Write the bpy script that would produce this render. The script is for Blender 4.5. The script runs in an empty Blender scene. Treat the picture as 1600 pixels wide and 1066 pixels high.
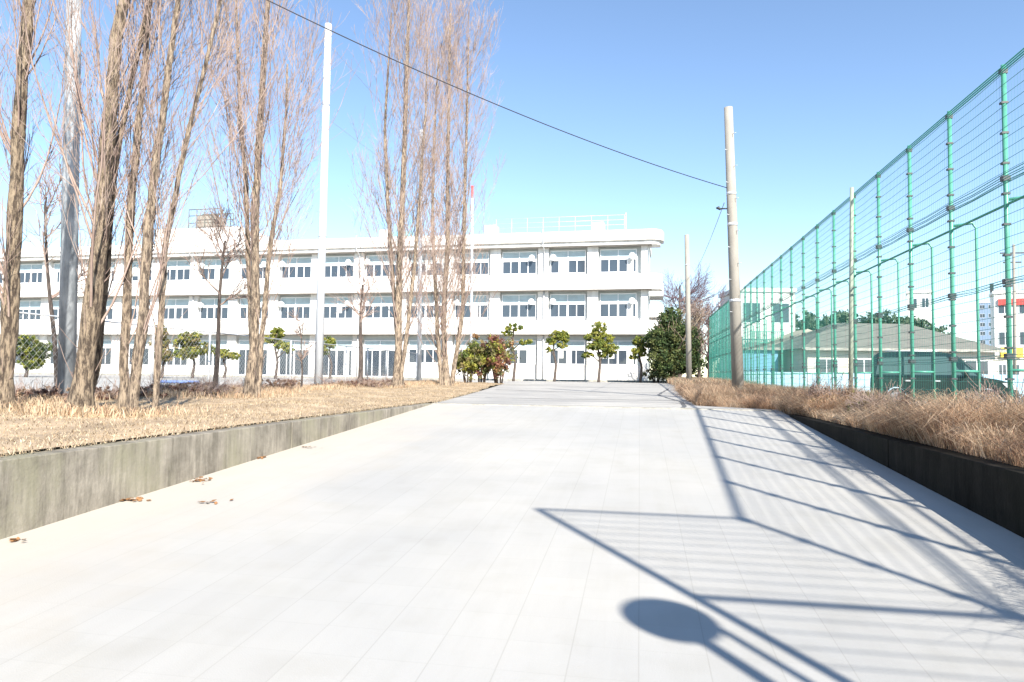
import bpy, math, random
import numpy as np
from mathutils import Vector, Matrix

rng = np.random.default_rng(7)
random.seed(7)
S = bpy.context.scene
COL = S.collection

# ------------------------------------------------------------------ camera
F_PX = 1100.0
YAW, PITCH, ROLL = math.radians(10.3), math.radians(2.73), math.radians(0.7)
f0 = Vector((-math.sin(YAW), math.cos(YAW), 0)); r0 = Vector((math.cos(YAW), math.sin(YAW), 0)); zz = Vector((0, 0, 1))
FW = f0 * math.cos(PITCH) + zz * math.sin(PITCH)
u0 = -f0 * math.sin(PITCH) + zz * math.cos(PITCH)
RT = r0 * math.cos(ROLL) + u0 * math.sin(ROLL)
UP = u0 * math.cos(ROLL) - r0 * math.sin(ROLL)
cam_d = bpy.data.cameras.new("camera"); cam = bpy.data.objects.new("camera", cam_d); COL.objects.link(cam)
cam_d.sensor_width = 36; cam_d.lens = 36 * F_PX / 1600; cam_d.clip_end = 5000; cam_d.clip_start = 0.05
M = Matrix((RT, UP, -FW)).transposed().to_4x4(); cam.matrix_world = M
S.camera = cam

# ------------------------------------------------------------------ light
SUN_EL, SUN_AZ = math.radians(34.8), math.radians(148)       # azimuth from +Y towards +X
w = bpy.data.worlds.new("World"); S.world = w; w.use_nodes = True
nt = w.node_tree; bg = nt.nodes["Background"]
sky = nt.nodes.new("ShaderNodeTexSky"); sky.sky_type = 'NISHITA'; sky.sun_disc = False
sky.sun_elevation = SUN_EL; sky.sun_rotation = SUN_AZ
sky.altitude = 400; sky.air_density = 1.0; sky.dust_density = 0.0; sky.ozone_density = 2.2
nt.links.new(sky.outputs[0], bg.inputs[0]); bg.inputs[1].default_value = 0.11
sd = bpy.data.lights.new("sun", 'SUN'); sun = bpy.data.objects.new("sun", sd); COL.objects.link(sun)
sd.energy = 5.0; sd.angle = math.radians(0.5); sd.color = (1.0, 0.94, 0.84)
sdir = Vector((math.sin(SUN_AZ) * math.cos(SUN_EL), math.cos(SUN_AZ) * math.cos(SUN_EL), math.sin(SUN_EL)))
sun.rotation_euler = sdir.to_track_quat('Z', 'Y').to_euler(); sun.location = (10, -10, 30)
S.view_settings.view_transform = 'Standard'; S.view_settings.look = 'None'
S.view_settings.gamma = 1.0; S.view_settings.exposure = 1.22

# ------------------------------------------------------------------ ground heights
RAMP0, SLOPE, RAMP_END = -1.41, 0.052, 14.8
def ramp_z(y): return RAMP0 + SLOPE * max(-4.0, min(y, RAMP_END))
def sstep(t): t = max(0.0, min(1.0, t)); return t * t * (3 - 2 * t)
def gz(y): return -0.64 + 0.17 * sstep((y - 16) / 36)
def hz(x, y):
    t = sstep((x - 5.3) / 1.2)
    return gz(y) * (1 - t) + (-0.92) * t
def P(px, py, Z): return (FW + RT * ((px - 800) / F_PX) + UP * ((533 - py) / F_PX)) * Z
def G(px, Z, dz=0.0):
    z = -0.64
    for _ in range(5):
        a = (px - 800) / F_PX
        b = (z / Z - FW.z - RT.z * a) / UP.z
        p = (FW + RT * a + UP * b) * Z
        z = hz(p.x, p.y) + dz
    return Vector((p.x, p.y, z))

# ------------------------------------------------------------------ materials
def mat(name, col, rough=0.7, var=0.0, scale=3.0, col2=None, bump=0.0, bscale=40.0, metal=0.0, spec=0.5, stretch=None, detail=6.0, c2pos=(0.4, 0.65)):
    m = bpy.data.materials.new(name); m.use_nodes = True
    n = m.node_tree.nodes; l = m.node_tree.links; b = n["Principled BSDF"]
    b.inputs["Base Color"].default_value = (*col, 1); b.inputs["Roughness"].default_value = rough
    b.inputs["Metallic"].default_value = metal; b.inputs["Specular IOR Level"].default_value = spec
    tc = n.new("ShaderNodeTexCoord"); mp = n.new("ShaderNodeMapping"); l.new(tc.outputs["Object"], mp.inputs[0])
    if stretch: mp.inputs["Scale"].default_value = stretch
    if col2 or var:
        if not col2: col2 = tuple(max(0, c * (1 - var)) for c in col)
        t = n.new("ShaderNodeTexNoise"); t.inputs["Scale"].default_value = scale; t.inputs["Detail"].default_value = detail
        t.inputs["Roughness"].default_value = 0.65
        l.new(mp.outputs[0], t.inputs["Vector"])
        r = n.new("ShaderNodeValToRGB"); l.new(t.outputs[0], r.inputs[0])
        r.color_ramp.elements[0].position = c2pos[0]; r.color_ramp.elements[0].color = (*col2, 1)
        r.color_ramp.elements[1].position = c2pos[1]; r.color_ramp.elements[1].color = (*col, 1)
        l.new(r.outputs[0], b.inputs["Base Color"])
    if bump:
        t = n.new("ShaderNodeTexNoise"); t.inputs["Scale"].default_value = bscale; t.inputs["Detail"].default_value = 5
        l.new(mp.outputs[0], t.inputs["Vector"])
        bp = n.new("ShaderNodeBump"); bp.inputs["Strength"].default_value = bump; bp.inputs["Distance"].default_value = 0.02
        l.new(t.outputs[0], bp.inputs["Height"]); l.new(bp.outputs[0], b.inputs["Normal"])
    return m

def tint_mat(name, rough=0.8, trans=0.0):
    m = bpy.data.materials.new(name); m.use_nodes = True
    n = m.node_tree.nodes; l = m.node_tree.links; b = n["Principled BSDF"]
    a = n.new("ShaderNodeAttribute"); a.attribute_name = "tint"
    l.new(a.outputs["Color"], b.inputs["Base Color"]); b.inputs["Roughness"].default_value = rough
    b.inputs["Specular IOR Level"].default_value = 0.2
    if trans:
        tr = n.new("ShaderNodeBsdfTranslucent"); l.new(a.outputs["Color"], tr.inputs[0])
        mx = n.new("ShaderNodeMixShader"); mx.inputs[0].default_value = trans
        l.new(b.outputs[0], mx.inputs[1]); l.new(tr.outputs[0], mx.inputs[2]); l.new(mx.outputs[0], n["Material Output"].inputs[0])
    return m

def paving_mat():
    m = mat("paving", (0.5, 0.5, 0.5), 0.75)
    n = m.node_tree.nodes; l = m.node_tree.links; b = n["Principled BSDF"]
    tc = n.new("ShaderNodeTexCoord"); mp = n.new("ShaderNodeMapping"); l.new(tc.outputs["Object"], mp.inputs[0])
    mp.inputs["Rotation"].default_value = (0, 0, math.radians(90))
    br = n.new("ShaderNodeTexBrick"); l.new(mp.outputs[0], br.inputs["Vector"])
    br.inputs["Scale"].default_value = 1.0; br.inputs["Brick Width"].default_value = 60.0; br.inputs["Row Height"].default_value = 0.30
    br.inputs["Mortar Size"].default_value = 0.003; br.inputs["Mortar Smooth"].default_value = 0.4; br.offset = 0.0
    br.inputs["Color1"].default_value = (0.415, 0.405, 0.385, 1); br.inputs["Color2"].default_value = (0.43, 0.42, 0.40, 1)
    br.inputs["Mortar"].default_value = (0.385, 0.375, 0.352, 1)
    b2 = n.new("ShaderNodeTexBrick"); l.new(mp.outputs[0], b2.inputs["Vector"]); b2.offset = 0.0; b2.inputs["Scale"].default_value = 1.0
    b2.inputs["Brick Width"].default_value = 0.30; b2.inputs["Row Height"].default_value = 0.30; b2.inputs["Mortar Size"].default_value = 0.004
    b2.inputs["Color1"].default_value = (1, 1, 1, 1); b2.inputs["Color2"].default_value = (0.97, 0.97, 0.972, 1); b2.inputs["Mortar"].default_value = (0.945, 0.945, 0.94, 1)
    m0 = n.new("ShaderNodeMix"); m0.data_type = 'RGBA'; m0.blend_type = 'MULTIPLY'; m0.inputs[0].default_value = 1
    l.new(br.outputs[0], m0.inputs[6]); l.new(b2.outputs[0], m0.inputs[7])
    ns = n.new("ShaderNodeTexNoise"); ns.inputs["Scale"].default_value = 0.45; ns.inputs["Detail"].default_value = 7; l.new(tc.outputs["Object"], ns.inputs["Vector"])
    r = n.new("ShaderNodeValToRGB"); l.new(ns.outputs[0], r.inputs[0])
    r.color_ramp.elements[0].position = 0.35; r.color_ramp.elements[0].color = (0.87, 0.872, 0.87, 1)
    r.color_ramp.elements[1].position = 0.66; r.color_ramp.elements[1].color = (1.0, 0.985, 0.95, 1)
    mx = n.new("ShaderNodeMix"); mx.data_type = 'RGBA'; mx.blend_type = 'MULTIPLY'; mx.inputs[0].default_value = 1
    l.new(m0.outputs[2], mx.inputs[6]); l.new(r.outputs[0], mx.inputs[7])
    # long faint tyre and water streaks down the ramp
    mps = n.new("ShaderNodeMapping"); mps.inputs["Scale"].default_value = (2.2, 0.16, 1); l.new(tc.outputs["Object"], mps.inputs[0])
    nst = n.new("ShaderNodeTexNoise"); nst.inputs["Scale"].default_value = 1.6; nst.inputs["Detail"].default_value = 8; nst.inputs["Roughness"].default_value = 0.7; l.new(mps.outputs[0], nst.inputs["Vector"])
    rst = n.new("ShaderNodeValToRGB"); l.new(nst.outputs[0], rst.inputs[0]); rst.color_ramp.elements[0].position = 0.36; rst.color_ramp.elements[0].color = (0.955, 0.953, 0.945, 1); rst.color_ramp.elements[1].position = 0.56
    nsp = n.new("ShaderNodeTexNoise"); nsp.inputs["Scale"].default_value = 2.6; nsp.inputs["Detail"].default_value = 3; l.new(tc.outputs["Object"], nsp.inputs["Vector"])
    rsp = n.new("ShaderNodeValToRGB"); l.new(nsp.outputs[0], rsp.inputs[0]); rsp.color_ramp.elements[0].position = 0.27; rsp.color_ramp.elements[0].color = (0.95, 0.945, 0.93, 1); rsp.color_ramp.elements[0].position = 0.30; rsp.color_ramp.elements[1].position = 0.5
    ms1 = n.new("ShaderNodeMix"); ms1.data_type = 'RGBA'; ms1.blend_type = 'MULTIPLY'; ms1.inputs[0].default_value = 1; l.new(mx.outputs[2], ms1.inputs[6]); l.new(rst.outputs[0], ms1.inputs[7])
    ms2 = n.new("ShaderNodeMix"); ms2.data_type = 'RGBA'; ms2.blend_type = 'MULTIPLY'; ms2.inputs[0].default_value = 1; l.new(ms1.outputs[2], ms2.inputs[6]); l.new(rsp.outputs[0], ms2.inputs[7])
    mx = ms2
    # washed-in sand along the left wall
    sp = n.new("ShaderNodeSeparateXYZ"); l.new(tc.outputs["Object"], sp.inputs[0])
    n2 = n.new("ShaderNodeTexNoise"); n2.inputs["Scale"].default_value = 1.3; n2.inputs["Detail"].default_value = 6; l.new(tc.outputs["Object"], n2.inputs["Vector"])
    ad = n.new("ShaderNodeMath"); ad.operation = 'MULTIPLY_ADD'; ad.inputs[1].default_value = 2.2; l.new(n2.outputs[0], ad.inputs[0]); l.new(sp.outputs[0], ad.inputs[2])
    mr = n.new("ShaderNodeMapRange"); l.new(ad.outputs[0], mr.inputs[0])
    mr.inputs[1].default_value = -3.4; mr.inputs[2].default_value = -1.6; mr.inputs[3].default_value = 0.75; mr.inputs[4].default_value = 0.0
    mx2 = n.new("ShaderNodeMix"); mx2.data_type = 'RGBA'; l.new(mr.outputs[0], mx2.inputs[0]); l.new(mx.outputs[2], mx2.inputs[6])
    mx2.inputs[7].default_value = (0.47, 0.42, 0.35, 1)
    l.new(mx2.outputs[2], b.inputs["Base Color"])
    # fine grain
    n3 = n.new("ShaderNodeTexNoise"); n3.inputs["Scale"].default_value = 120; l.new(tc.outputs["Object"], n3.inputs["Vector"])
    bp = n.new("ShaderNodeBump"); bp.inputs["Strength"].default_value = 0.25; bp.inputs["Distance"].default_value = 0.004
    l.new(n3.outputs[0], bp.inputs["Height"]); l.new(bp.outputs[0], b.inputs["Normal"])
    return m

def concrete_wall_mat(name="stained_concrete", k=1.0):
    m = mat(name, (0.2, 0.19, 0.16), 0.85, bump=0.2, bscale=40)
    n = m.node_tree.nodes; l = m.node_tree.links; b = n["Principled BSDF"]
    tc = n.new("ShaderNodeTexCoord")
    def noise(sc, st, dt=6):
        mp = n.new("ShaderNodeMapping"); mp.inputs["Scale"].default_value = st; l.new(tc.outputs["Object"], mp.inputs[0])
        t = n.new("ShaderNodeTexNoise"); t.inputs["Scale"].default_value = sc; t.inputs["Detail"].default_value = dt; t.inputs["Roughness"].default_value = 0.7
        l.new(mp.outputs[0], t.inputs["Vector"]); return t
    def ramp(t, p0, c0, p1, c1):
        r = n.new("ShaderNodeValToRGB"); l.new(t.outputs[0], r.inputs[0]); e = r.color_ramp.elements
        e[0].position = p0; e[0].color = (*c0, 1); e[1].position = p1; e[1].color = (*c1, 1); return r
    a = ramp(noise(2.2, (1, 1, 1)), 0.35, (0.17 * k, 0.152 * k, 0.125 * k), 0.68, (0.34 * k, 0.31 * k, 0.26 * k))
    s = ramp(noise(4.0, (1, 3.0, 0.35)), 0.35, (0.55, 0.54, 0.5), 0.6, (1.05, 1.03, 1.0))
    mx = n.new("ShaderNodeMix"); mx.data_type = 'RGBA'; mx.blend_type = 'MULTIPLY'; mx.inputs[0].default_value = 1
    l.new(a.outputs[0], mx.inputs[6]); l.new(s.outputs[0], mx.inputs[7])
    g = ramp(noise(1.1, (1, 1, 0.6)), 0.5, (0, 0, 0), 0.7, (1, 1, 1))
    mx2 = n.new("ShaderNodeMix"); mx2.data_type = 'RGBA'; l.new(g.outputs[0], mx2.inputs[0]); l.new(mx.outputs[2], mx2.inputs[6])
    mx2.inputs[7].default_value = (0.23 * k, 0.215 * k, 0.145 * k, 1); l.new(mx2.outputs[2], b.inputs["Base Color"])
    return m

def bark_mat(name, c1, c2):
    m = mat(name, c1, 0.9)
    n = m.node_tree.nodes; l = m.node_tree.links; b = n["Principled BSDF"]
    tc = n.new("ShaderNodeTexCoord"); mp = n.new("ShaderNodeMapping"); mp.inputs["Scale"].default_value = (12, 12, 2.4); l.new(tc.outputs["Object"], mp.inputs[0])
    t = n.new("ShaderNodeTexNoise"); t.inputs["Scale"].default_value = 2.2; t.inputs["Detail"].default_value = 8; t.inputs["Roughness"].default_value = 0.75; l.new(mp.outputs[0], t.inputs["Vector"])
    r = n.new("ShaderNodeValToRGB"); l.new(t.outputs[0], r.inputs[0]); e = r.color_ramp.elements
    e[0].position = 0.44; e[0].color = (*c2, 1); e[1].position = 0.57; e[1].color = (*c1, 1)
    l.new(r.outputs[0], b.inputs["Base Color"])
    bp = n.new("ShaderNodeBump"); bp.inputs["Strength"].default_value = 1.0; bp.inputs["Distance"].default_value = 0.06
    l.new(t.outputs[0], bp.inputs["Height"]); l.new(bp.outputs[0], b.inputs["Normal"])
    return m

MT = {}
MT['paving'] = paving_mat()
MT['asphalt'] = mat("asphalt", (0.44, 0.42, 0.385), 0.9, col2=(0.29, 0.28, 0.265), scale=0.9, bump=0.3, bscale=90, stretch=(0.45, 1.5, 1))
MT['crack'] = mat("tar", (0.12, 0.12, 0.125), 0.8, var=0.3)
MT['yard'] = mat("yard_ground", (0.42, 0.41, 0.38), 0.9, col2=(0.34, 0.33, 0.31), scale=0.3)
MT['soil'] = mat("dry_soil", (0.50, 0.38, 0.25), 0.95, col2=(0.27, 0.20, 0.13), scale=1.4, bump=0.6, bscale=30)
MT['soil_dark'] = mat("brown_soil", (0.20, 0.14, 0.09), 0.95, col2=(0.10, 0.07, 0.045), scale=3, bump=0.6, bscale=30)
MT['far_ground'] = mat("far_ground", (0.30, 0.29, 0.25), 0.95, col2=(0.22, 0.22, 0.17), scale=0.05)
MT['lot'] = mat("lot_asphalt", (0.25, 0.25, 0.25), 0.9, var=0.25, scale=0.6)
MT['wallc'] = concrete_wall_mat()
MT['wallc_dark'] = concrete_wall_mat('dark_concrete', 0.085)  # same concrete as the left wall, colours scaled far darker
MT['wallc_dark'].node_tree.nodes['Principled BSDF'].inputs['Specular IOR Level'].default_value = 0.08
MT['cap'] = mat("pale_concrete", (0.40, 0.38, 0.34), 0.85, col2=(0.25, 0.24, 0.21), scale=4)
MT['white'] = mat("white_paint", (0.80, 0.785, 0.76), 0.6, col2=(0.62, 0.60, 0.57), scale=1.4, stretch=(1, 1, 0.22))
MT['shade_soffit'] = mat("soffit_shade_grey", (0.34, 0.31, 0.28), 0.8, var=0.1)  # shade under the overhangs put into a darker brownish grey
MT['backwall'] = mat("back_wall", (0.50, 0.54, 0.54), 0.7, var=0.08)
MT['alu'] = mat("white_aluminium", (0.78, 0.79, 0.80), 0.4)
MT['glass'] = mat("dark_window_glass", (0.045, 0.06, 0.08), 0.06, spec=0.6)
MT['transom'] = mat("frosted_glass", (0.42, 0.52, 0.55), 0.35, var=0.15, scale=1.5)
MT['curtain'] = mat("curtain", (0.62, 0.62, 0.60), 0.8, var=0.15, scale=6, stretch=(8, 1, 0.3))
MT['metal_w'] = mat("galvanised", (0.62, 0.64, 0.66), 0.45, var=0.15, scale=5, metal=0.3)
MT['conc_pole'] = mat("pole_concrete", (0.32, 0.30, 0.265), 0.8, col2=(0.25, 0.23, 0.20), scale=3, stretch=(1, 1, 0.3))
MT['white_pole'] = mat("painted_pole", (0.66, 0.70, 0.74), 0.6, col2=(0.55, 0.58, 0.62), scale=3, stretch=(1, 1, 0.3))
MT['wire_grey'] = mat('grey_wire', (0.30, 0.32, 0.35), 0.6)
MT['blue_pole'] = mat('weathered_blue_pole', (0.40, 0.43, 0.46), 0.7, col2=(0.20, 0.225, 0.25), scale=5, stretch=(1, 1, 0.35))
MT['mast'] = mat('mast_paint', (0.33, 0.38, 0.30), 0.6, var=0.25, scale=4)
MT['green'] = mat("green_enamel", (0.09, 0.33, 0.24), 0.35, var=0.2, scale=6)
MT['green_wire'] = mat("green_wire", (0.045, 0.26, 0.21), 0.45)
MT['dark'] = mat("dark_metal", (0.04, 0.045, 0.05), 0.5, var=0.2)
MT['cable'] = mat("cable_black", (0.02, 0.02, 0.025), 0.6)
MT['teal'] = mat("teal_mesh", (0.20, 0.50, 0.52), 0.6)
MT['bark'] = bark_mat("poplar_bark", (0.36, 0.28, 0.195), (0.07, 0.05, 0.036))
MT['bark_p'] = bark_mat("pale_poplar_bark", (0.42, 0.33, 0.24), (0.09, 0.066, 0.05))
MT['bark_d'] = bark_mat("dark_bark", (0.13, 0.10, 0.085), (0.05, 0.04, 0.035))
MT['twig'] = mat("poplar_twigs", (0.40, 0.31, 0.26), 0.8, col2=(0.24, 0.17, 0.145), scale=2)
MT['twig_p'] = mat("cherry_twigs", (0.17, 0.11, 0.13), 0.8, var=0.3, scale=2)
MT['leaf'] = tint_mat("leaves", 0.6, 0.25)
MT['blade'] = tint_mat("dry_blades", 0.8, 0.4)
MT['van'] = mat("van_paint", (0.012, 0.028, 0.026), 0.2, spec=0.6)
MT['van_glass'] = mat("van_glass", (0.07, 0.12, 0.115), 0.08, spec=0.5)
MT['tyre'] = mat("tyre_rubber", (0.02, 0.02, 0.02), 0.8)
MT['rim'] = mat("alloy", (0.5, 0.5, 0.52), 0.3, metal=0.7)
MT['lamp_glass'] = mat("headlight_glass", (0.7, 0.72, 0.75), 0.1)
MT['red'] = mat("red_paint", (0.62, 0.07, 0.06), 0.5, var=0.15)
MT['yellow'] = mat("yellow_paint", (0.75, 0.52, 0.05), 0.5, var=0.1)
MT['blue_panel'] = mat("pale_blue_sheet", (0.36, 0.55, 0.66), 0.5, var=0.12, scale=1.2)
MT['blue_shed'] = mat("blue_corrugated", (0.15, 0.36, 0.52), 0.5, var=0.1)
MT['roof_grey'] = mat("grey_roof", (0.17, 0.17, 0.145), 0.8, col2=(0.13, 0.13, 0.115), scale=1, stretch=(1, 1, 5))
MT['roof_beige'] = mat("beige_roof", (0.42, 0.38, 0.30), 0.8, var=0.15)
MT['cream'] = mat("cream_wall", (0.62, 0.58, 0.50), 0.8, var=0.1)
MT['tower'] = mat("blue_tower", (0.22, 0.30, 0.42), 0.4, var=0.1)
MT['blue'] = mat("blue_sheet", (0.16, 0.24, 0.5), 0.6, var=0.2)
MT['leafbrown'] = mat("dead_leaf", (0.30, 0.15, 0.06), 0.8, var=0.4, scale=20)

# ------------------------------------------------------------------ mesh helpers
def link(o, parent=None):
    COL.objects.link(o)
    if parent: o.parent = parent
    return o
def tag(o, label=None, cat=None, group=None, kind=None):
    if label: o["label"] = label
    if cat: o["category"] = cat
    if group: o["group"] = group
    if kind: o["kind"] = kind
    return o
def empty(name, loc=(0, 0, 0), rz=0.0, label=None, cat=None, group=None):
    o = bpy.data.objects.new(name, None); o.empty_display_size = 0.3
    o.location = loc; o.rotation_euler = (0, 0, rz); COL.objects.link(o)
    return tag(o, label, cat, group)
def mesh_np(name, V, F, m, parent=None, tint=None, smooth=False):
    """V (n,3); F list of int arrays (k,3) or (k,4)"""
    me = bpy.data.meshes.new(name)
    V = np.asarray(V, dtype=np.float32); me.vertices.add(len(V)); me.vertices.foreach_set("co", V.ravel())
    loops = np.concatenate([f.ravel() for f in F]).astype(np.int32)
    sizes = np.concatenate([np.full(len(f), f.shape[1]) for f in F]).astype(np.int32)
    starts = np.concatenate([[0], np.cumsum(sizes)[:-1]]).astype(np.int32)
    me.loops.add(len(loops)); me.loops.foreach_set("vertex_index", loops)
    me.polygons.add(len(sizes)); me.polygons.foreach_set("loop_start", starts); me.polygons.foreach_set("loop_total", sizes)
    if smooth: me.polygons.foreach_set("use_smooth", np.ones(len(sizes), dtype=bool))
    me.update(calc_edges=True); me.validate()
    if tint is not None:
        a = me.color_attributes.new("tint", 'FLOAT_COLOR', 'POINT')
        c = np.ones((len(V), 4), dtype=np.float32); c[:, :3] = tint; a.data.foreach_set("color", c.ravel())
    me.materials.append(m)
    return link(bpy.data.objects.new(name, me), parent)

class MB:
    def __init__(s): s.v = []; s.f = []; s.sm = []
    def box(s, x0, x1, y0, y1, z0, z1):
        n = len(s.v)
        s.v += [(x0, y0, z0), (x1, y0, z0), (x1, y1, z0), (x0, y1, z0), (x0, y0, z1), (x1, y0, z1), (x1, y1, z1), (x0, y1, z1)]
        for q in ((0, 3, 2, 1), (4, 5, 6, 7), (0, 1, 5, 4), (1, 2, 6, 5), (2, 3, 7, 6), (3, 0, 4, 7)): s.f.append(tuple(n + i for i in q)); s.sm.append(False)
        return s
    def prism(s, pts, axis, a0, a1):
        """pts: 2-D outline; extruded along axis ('x','y','z')"""
        n = len(s.v); k = len(pts)
        for a in (a0, a1):
            for (p, q) in pts:
                s.v.append({'x': (a, p, q), 'y': (p, a, q), 'z': (p, q, a)}[axis])
        s.f.append(tuple(n + i for i in range(k))[::-1]); s.f.append(tuple(n + k + i for i in range(k))); s.sm += [False] * 2
        for i in range(k):
            j = (i + 1) % k; s.f.append((n + i, n + j, n + k + j, n + k + i)); s.sm.append(False)
        return s
    def tube(s, pts, rad, sides=8, cap=True):
        pts = [Vector(p) for p in pts]; n0 = len(s.v)
        if not hasattr(rad, '__len__'): rad = [rad] * len(pts)
        ref = None
        for i, p in enumerate(pts):
            t = (pts[min(i + 1, len(pts) - 1)] - pts[max(i - 1, 0)]).normalized()
            if ref is None: ref = t.orthogonal().normalized()
            a = (ref - t * ref.dot(t)).normalized(); ref = a; b = t.cross(a)
            for k in range(sides):
                an = 2 * math.pi * k / sides
                s.v.append(tuple(p + (a * math.cos(an) + b * math.sin(an)) * rad[i]))
        for i in range(len(pts) - 1):
            for k in range(sides):
                j = (k + 1) % sides; A = n0 + i * sides
                s.f.append((A + k, A + j, A + sides + j, A + sides + k)); s.sm.append(True)
        if cap:
            s.f.append(tuple(n0 + k for k in range(sides))[::-1]); A = n0 + (len(pts) - 1) * sides
            s.f.append(tuple(A + k for k in range(sides))); s.sm += [False] * 2
        return s
    def quad(s, a, b, c, d):
        n = len(s.v); s.v += [tuple(a), tuple(b), tuple(c), tuple(d)]; s.f.append((n, n + 1, n + 2, n + 3)); s.sm.append(False); return s
    def build(s, name, m, parent=None, bevel=0.0):
        me = bpy.data.meshes.new(name); me.from_pydata(s.v, [], s.f); me.validate(); me.materials.append(m)
        if len(me.polygons) == len(s.sm): me.polygons.foreach_set("use_smooth", s.sm)
        me.update()
        o = link(bpy.data.objects.new(name, me), parent)
        if bevel:
            b = o.modifiers.new("bevel", 'BEVEL'); b.width = bevel; b.segments = 2; b.limit_method = 'ANGLE'
        return o

def grid_sheet(name, ys, xl, xr, nx, zf, m, dz=0.0):
    V = []; F = []
    for y in ys:
        a, b = xl(y), xr(y)
        for i in range(nx + 1):
            x = a + (b - a) * i / nx; V.append((x, y, zf(x, y) + dz))
    for j in range(len(ys) - 1):
        for i in range(nx):
            A = j * (nx + 1) + i; F.append((A, A + 1, A + nx + 2, A + nx + 1))
    return mesh_np(name, np.array(V), [np.array(F)], m, smooth=True)

def tubes_np(Pt, R, sides=3):
    """Pt (M,N,3), R (M,N) -> V,F"""
    Mn, N, _ = Pt.shape
    T = np.empty_like(Pt); T[:, 1:-1] = Pt[:, 2:] - Pt[:, :-2]; T[:, 0] = Pt[:, 1] - Pt[:, 0]; T[:, -1] = Pt[:, -1] - Pt[:, -2]
    T /= np.linalg.norm(T, axis=2, keepdims=True) + 1e-9
    ref = np.tile(np.array([0.913, 0.37, 0.17]), (Mn, N, 1))
    A = np.cross(T, ref); A /= np.linalg.norm(A, axis=2, keepdims=True) + 1e-9; B = np.cross(T, A)
    ang = np.arange(sides) * 2 * math.pi / sides
    V = Pt[:, :, None, :] + R[:, :, None, None] * (A[:, :, None, :] * np.cos(ang)[None, None, :, None] + B[:, :, None, :] * np.sin(ang)[None, None, :, None])
    idx = np.arange(Mn * N * sides).reshape(Mn, N, sides)
    a = idx[:, :-1, :]; b = idx[:, 1:, :]
    F = np.stack([a, np.roll(a, -1, 2), np.roll(b, -1, 2), b], axis=-1).reshape(-1, 4)
    return V.reshape(-1, 3), F
def merge(parts):
    Vs = []; Fs = []; n = 0
    for V, F in parts: Vs.append(V); Fs.append(F + n); n += len(V)
    return np.concatenate(Vs), Fs

def norm(v): return v / (np.linalg.norm(v, axis=-1, keepdims=True) + 1e-9)
def sprout(parents, prad, per, lo, hi, lmin, lmax, spread, up, N, rfac, rtip, wob=0.05, lenfall=0.4):
    """children along polylines: parents (M,K,3); returns (M*per,N,3),(.,N)"""
    Mn, K, _ = parents.shape
    t = rng.uniform(lo, hi, (Mn, per)) * (K - 1); i = np.minimum(t.astype(int), K - 2); fr = (t - i)[..., None]
    ar = np.arange(Mn)[:, None]
    p0 = parents[ar, i] * (1 - fr) + parents[ar, i + 1] * fr
    r0_ = prad[ar, i] * (1 - fr[..., 0]) + prad[ar, i + 1] * fr[..., 0]
    d = norm(parents[ar, i + 1] - parents[ar, i])
    rnd = rng.normal(size=d.shape); perp = norm(rnd - d * (rnd * d).sum(-1, keepdims=True))
    an = rng.uniform(spread * 0.6, spread * 1.4, t.shape)[..., None]
    dd = norm(d * np.cos(an) + perp * np.sin(an))
    L = rng.uniform(lmin, lmax, t.shape) * (1 - lenfall * t / (K - 1))
    p0 = p0.reshape(-1, 3); dd = dd.reshape(-1, 3); L = L.reshape(-1); r0_ = r0_.reshape(-1)
    pts = [p0]; cur = p0.copy()
    for k in range(1, N):
        dd = norm(dd + np.array([0, 0, up]) / N + rng.normal(size=dd.shape) * wob)
        cur = cur + dd * (L / (N - 1))[:, None]; pts.append(cur)
    Pt = np.stack(pts, 1); s = np.linspace(0, 1, N)[None]
    R = (r0_ * rfac)[:, None] * (1 - s) + rtip * s
    return Pt, np.maximum(R, rtip)

def poly_interp(pts, n):
    pts = np.array(pts, float); d = np.r_[0, np.cumsum(np.linalg.norm(np.diff(pts[:, :3], axis=0), axis=1))]
    s = np.linspace(0, d[-1], n)
    return np.stack([np.interp(s, d, pts[:, k]) for k in range(pts.shape[1])], 1)

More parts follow.
